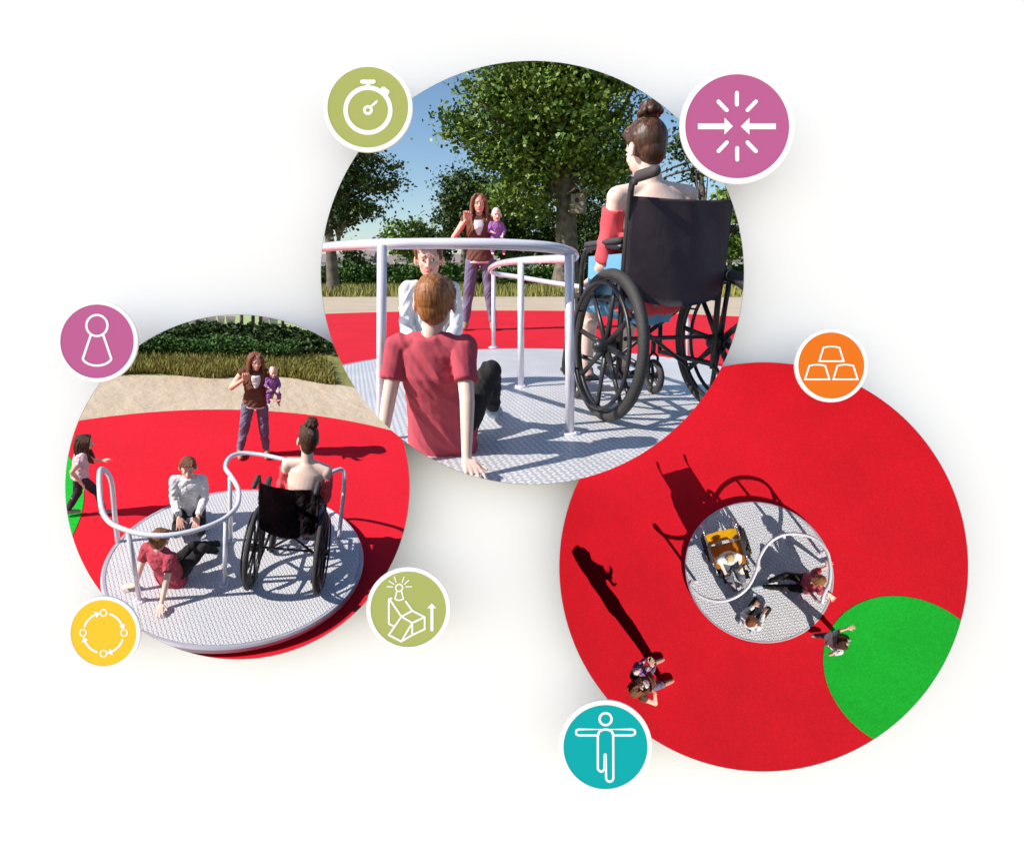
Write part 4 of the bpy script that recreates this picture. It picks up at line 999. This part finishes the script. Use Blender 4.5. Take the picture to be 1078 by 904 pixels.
# field edge, bushes, hedge, far strip
pts = []
while len(pts) < 9000:
    p = g(random.uniform(90, 400), random.uniform(379, 407), ZG)
    lim = np.interp(p.x, [k.x for k in gb], [k.y for k in gb]) + .06 * math.sin(p.x * 5)
    if p.y > lim and not inside_bite(D.mat @ p) and not inside_bite(D.mat @ (p + V((0.05, 0, .25)))): pts.append(tuple(p))
blades('grass', pts, .12, M_['blade'], 'rough yellow green grass behind the sand in the left picture', .012)
yb = g(250, 377, ZG)
for i in range(13):
    px = 135 + i * 19; p = g(px, 376 + (px - 250) * .028 + random.uniform(-1, 1), ZG)
    if inside_bite(D.mat @ (p + V((.3, 0, .2)))): continue
    root = thing('bush', ORD[i] + ' rounded bush from the left in the row before the left picture hedge', D.mat and 'bush', D.mat @ LRS(p, 0, random.uniform(.9, 1.15)), 'small bushes before the hedge')
    P, _ = cluster_points([((0, 0, .13), (.15, .15, .12))], 1400, 10, .03); P = P[P[:, 2] > 0]
    P = np.array([k_ for k_ in P if not inside_bite(root.matrix_basis @ V(k_))] or P[:1])
    leafmesh('foliage', P, .036, M_['leaf_bush'], root)
    bm = bmesh.new(); tube(bm, [V((0, 0, 0)), V((.01, 0, .15))], .015, 6); bobj('stem', bm, M_['bark'], root)
yh = g(250, 372, ZG).y
hedge('dense dark green hedge at the back of the left picture', g(100, 372, ZG).x - 1, g(420, 380, ZG).x, yh + .45, ZG, .20, 26000, .075, 'leaf_dark', .4, fil=True)
for i, (px, w_) in enumerate([(186, 7), (372, 9)]):
    p = g(px, 372, ZG); 
for i, (px, lb) in enumerate([(207, 'leftmost thin dark trunk'), (254, 'second thin dark trunk from the left'), (266, 'third thin dark trunk from the left'), (274, 'fourth thin dark trunk from the left'), (297, 'rightmost thin dark trunk')]):
    b = g(px, 352, ZG); t = b + V((0, 0, 2.2))
    tree('slender_tree', lb + ' rising behind the hedge in the left picture', b, [b, b + V((.01, 0, 1.2)), t], [((t.x, t.y, t.z + .1), (.35, .3, .18))], 500, .09, 'leaf_dark', .022, cl=10, cr_=.08, nb=5, group='slender trees behind the hedge in the left picture')
for i, (px, wd) in enumerate([(203, 7), (212, 6), (222, 9), (233, 6), (243, 8), (279, 7), (288, 8)]):
    p = g(px, 340, ZG); k = 1 / D.ppm(p)
    root = thing('house', ORD[i] + ' from the left of the tiny far houses above the left picture hedge', 'house', D.mat @ LRS(p), 'tiny far houses in the left picture')
    bm = bmesh.new(); box(bm, (0, 0, 2.5 * k), (wd * k, 4 * k, 5 * k)); bobj('wall', bm, M_['house'], root, smooth=False)
    bm = bmesh.new(); v = [bm.verts.new((x * wd * k * .55, y * 2.4 * k, 5 * k)) for x, y in ((-1, -1), (1, -1), (1, 1), (-1, 1))] + [bm.verts.new((x * wd * k * .55, 0, 7.5 * k)) for x in (-1, 1)]
    for f in ((0, 1, 5, 4), (2, 3, 4, 5), (0, 4, 3), (1, 2, 5), (0, 3, 2, 1)): bm.faces.new([v[i] for i in f])
    bobj('roof', bm, M_['roof'], root, smooth=False)
# sky backdrop behind the small strip
me_ = mat('sky_backdrop', (.45, .65, .9), 1); nn = me_.node_tree.nodes; bs = nn['Principled BSDF']; bs.inputs['Emission Color'].default_value = (.42, .66, .92, 1); bs.inputs['Emission Strength'].default_value = .8; bs.inputs['Base Color'].default_value = (0, 0, 0, 1)
bm = bmesh.new(); y_ = far + 1.45; rows = []
for i in range(21):
    a = (i / 20 - .5) * 1.2; x = (y_ + 1) * math.sin(a); yy = y_ * math.cos(a) * 1.0 + 0
    rows.append((bm.verts.new((x, yy, ZG - .02)), bm.verts.new((x, yy, ZG + 2.2))))
for p_, q_ in zip(rows, rows[1:]): bm.faces.new((p_[0], q_[0], q_[1], p_[1]))
mods = [('BOOLEAN', dict(operation='DIFFERENCE', object=CUT[0], solver='EXACT'))]
bmesh.ops.solidify(bm, geom=bm.faces[:], thickness=.02)
mm = evald('sky', bm, mods, D.mat); mm.materials.clear(); so = link('sky', mm, me_, None, D.mat); tag(so, kind='structure')

# ================================================================== RIGHT PICTURE (overhead view)
D = D3; g = D.gp; ZG = -.10
ring_ = [g(804 + 226 * math.cos(2 * PI * i / 96), 596.5 + 226 * math.sin(2 * PI * i / 96), ZG) for i in range(96)]
slab('playground_surface', [(p.x, p.y) for p in ring_][::-1], ZG, M_['red_d3'], th=.05)
gc = circle3(g(867, 702, ZG), g(940, 627, ZG), g(920, 778, ZG))
ppl = []
for p in circ(gc[0], gc[1], gc[2]): ppl.append(p)
slab('green_spot', ppl, ZG + .006, M_['green'], th=.006)
a_, b_ = g(721.5, 601), g(874, 601); c_, d_ = g(797, 525), g(797, 677)
cP = ((a_ + b_) / 2).lerp((c_ + d_) / 2, .5); RP = ((b_ - a_).length + (d_ - c_).length) / 4
platform(cP.x, cP.y, RP, RP, M_['plate3'], 'round tread plate turning platform seen from straight above in the right picture', .10, ZG)
HR = .74
def rt(px, py): return g(px, py, HR)
l0 = g(733, 612)
rp = [V((l0.x, l0.y, 0)), V((l0.x - .01, l0.y, .4)), V((l0.x - .04, l0.y - .01, HR - .06)), rt(728, 619), rt(738.7, 628), rt(755.7, 632.5), rt(772.7, 629), rt(787, 618), rt(796, 601), rt(799.5, 587), rt(809, 572), rt(824, 563), rt(841, 562), rt(858, 567), rt(870, 579.5), rt(874, 596.5), rt(873, 613.5), rt(867, 626)]
r0 = g(860, 632); rp += [V((r0.x + .02, r0.y, HR - .06)), V((r0.x, r0.y, .4)), V((r0.x, r0.y, 0))]
po = []
for bx, by, tx, ty in ((797, 597, 797, 598), (864, 583, 869, 578), (826, 568, 825, 563)):
    p_, t_ = g(bx, by), rt(tx, ty); po.append((p_.x, p_.y, (t_.x, t_.y)))
rail(rp, po, .026, 'white S shaped handrail seen from above in the right picture', hz=HR)
cp = g(765, 575); yw = math.atan2(-.95, .30) - PI / 2; SC = 1.05
CH3 = D.mat @ LRS(cp, yw, SC) @ Matrix.Diagonal((1.08, .86, .92, 1))
c3o = copy_tree(chair1, 'wheelchair with a yellow back and orange seat seen from above in the right picture', CH3, swap=dict(backrest=M_['yellow_vinyl'], seat=M_['orange_vinyl'], side_guard=M_['frame'], push_handle=M_['chrome'], frame=M_['chrome']))
for ch in c3o.children:                       # this chair's back is reclined
    if ch.name.split('.')[0] in ('backrest', 'push_handle', 'frame'):
        if ch.name.split('.')[0] == 'frame' and ch.data.users > 1: ch.data = ch.data.copy()
        for v in ch.data.vertices:
            if v.co.z > .5 and v.co.y < 0.02: v.co.y -= (v.co.z - .5) * .40
PB = dict(P_CHAIR); PB = {k: (v if k == 'face' else V(v) + V((0, .12, 0))) for k, v in PB.items()}; PB['face'] = V((0, .95, -.3))
person(PB, L_BLOND, "blond person in a white top seated in the yellow wheelchair, right picture", CH3 @ LRS((0, .10, .06), 0, .80), vox=.009)
q = g(849, 614); copy_tree(redb1, "boy in a red T-shirt with legs stretched out in the right picture", D.mat @ LRS(q, R(105), .95))
q = g(789, 654); copy_tree(whiteb1, "boy in white kneeling at the lower platform edge in the right picture", D.mat @ LRS(q, R(-33), .92))
q = g(871, 671, ZG); copy_tree(girl2, "child in white at the edge of the green spot in the right picture", D.mat @ LRS(q, R(-75), .74), swap=dict(shirt=M_['shirt_white']))
q = g(694, 707, ZG); WM = LRS(q, R(-62), 1.04, rx=0) @ Matrix.Rotation(R(5), 4, 'X') 
copy_tree(woman1, "long haired woman casting a long shadow in the right picture", D.mat @ WM)
copy_tree(baby1, 'baby in purple carried by the woman in the right picture', D.mat @ WM @ BABY_REL)

for c_ in CUT + WIDE[1:]: bpy.data.objects.remove(c_)
for me in list(bpy.data.meshes):
    if me.users == 0: bpy.data.meshes.remove(me)
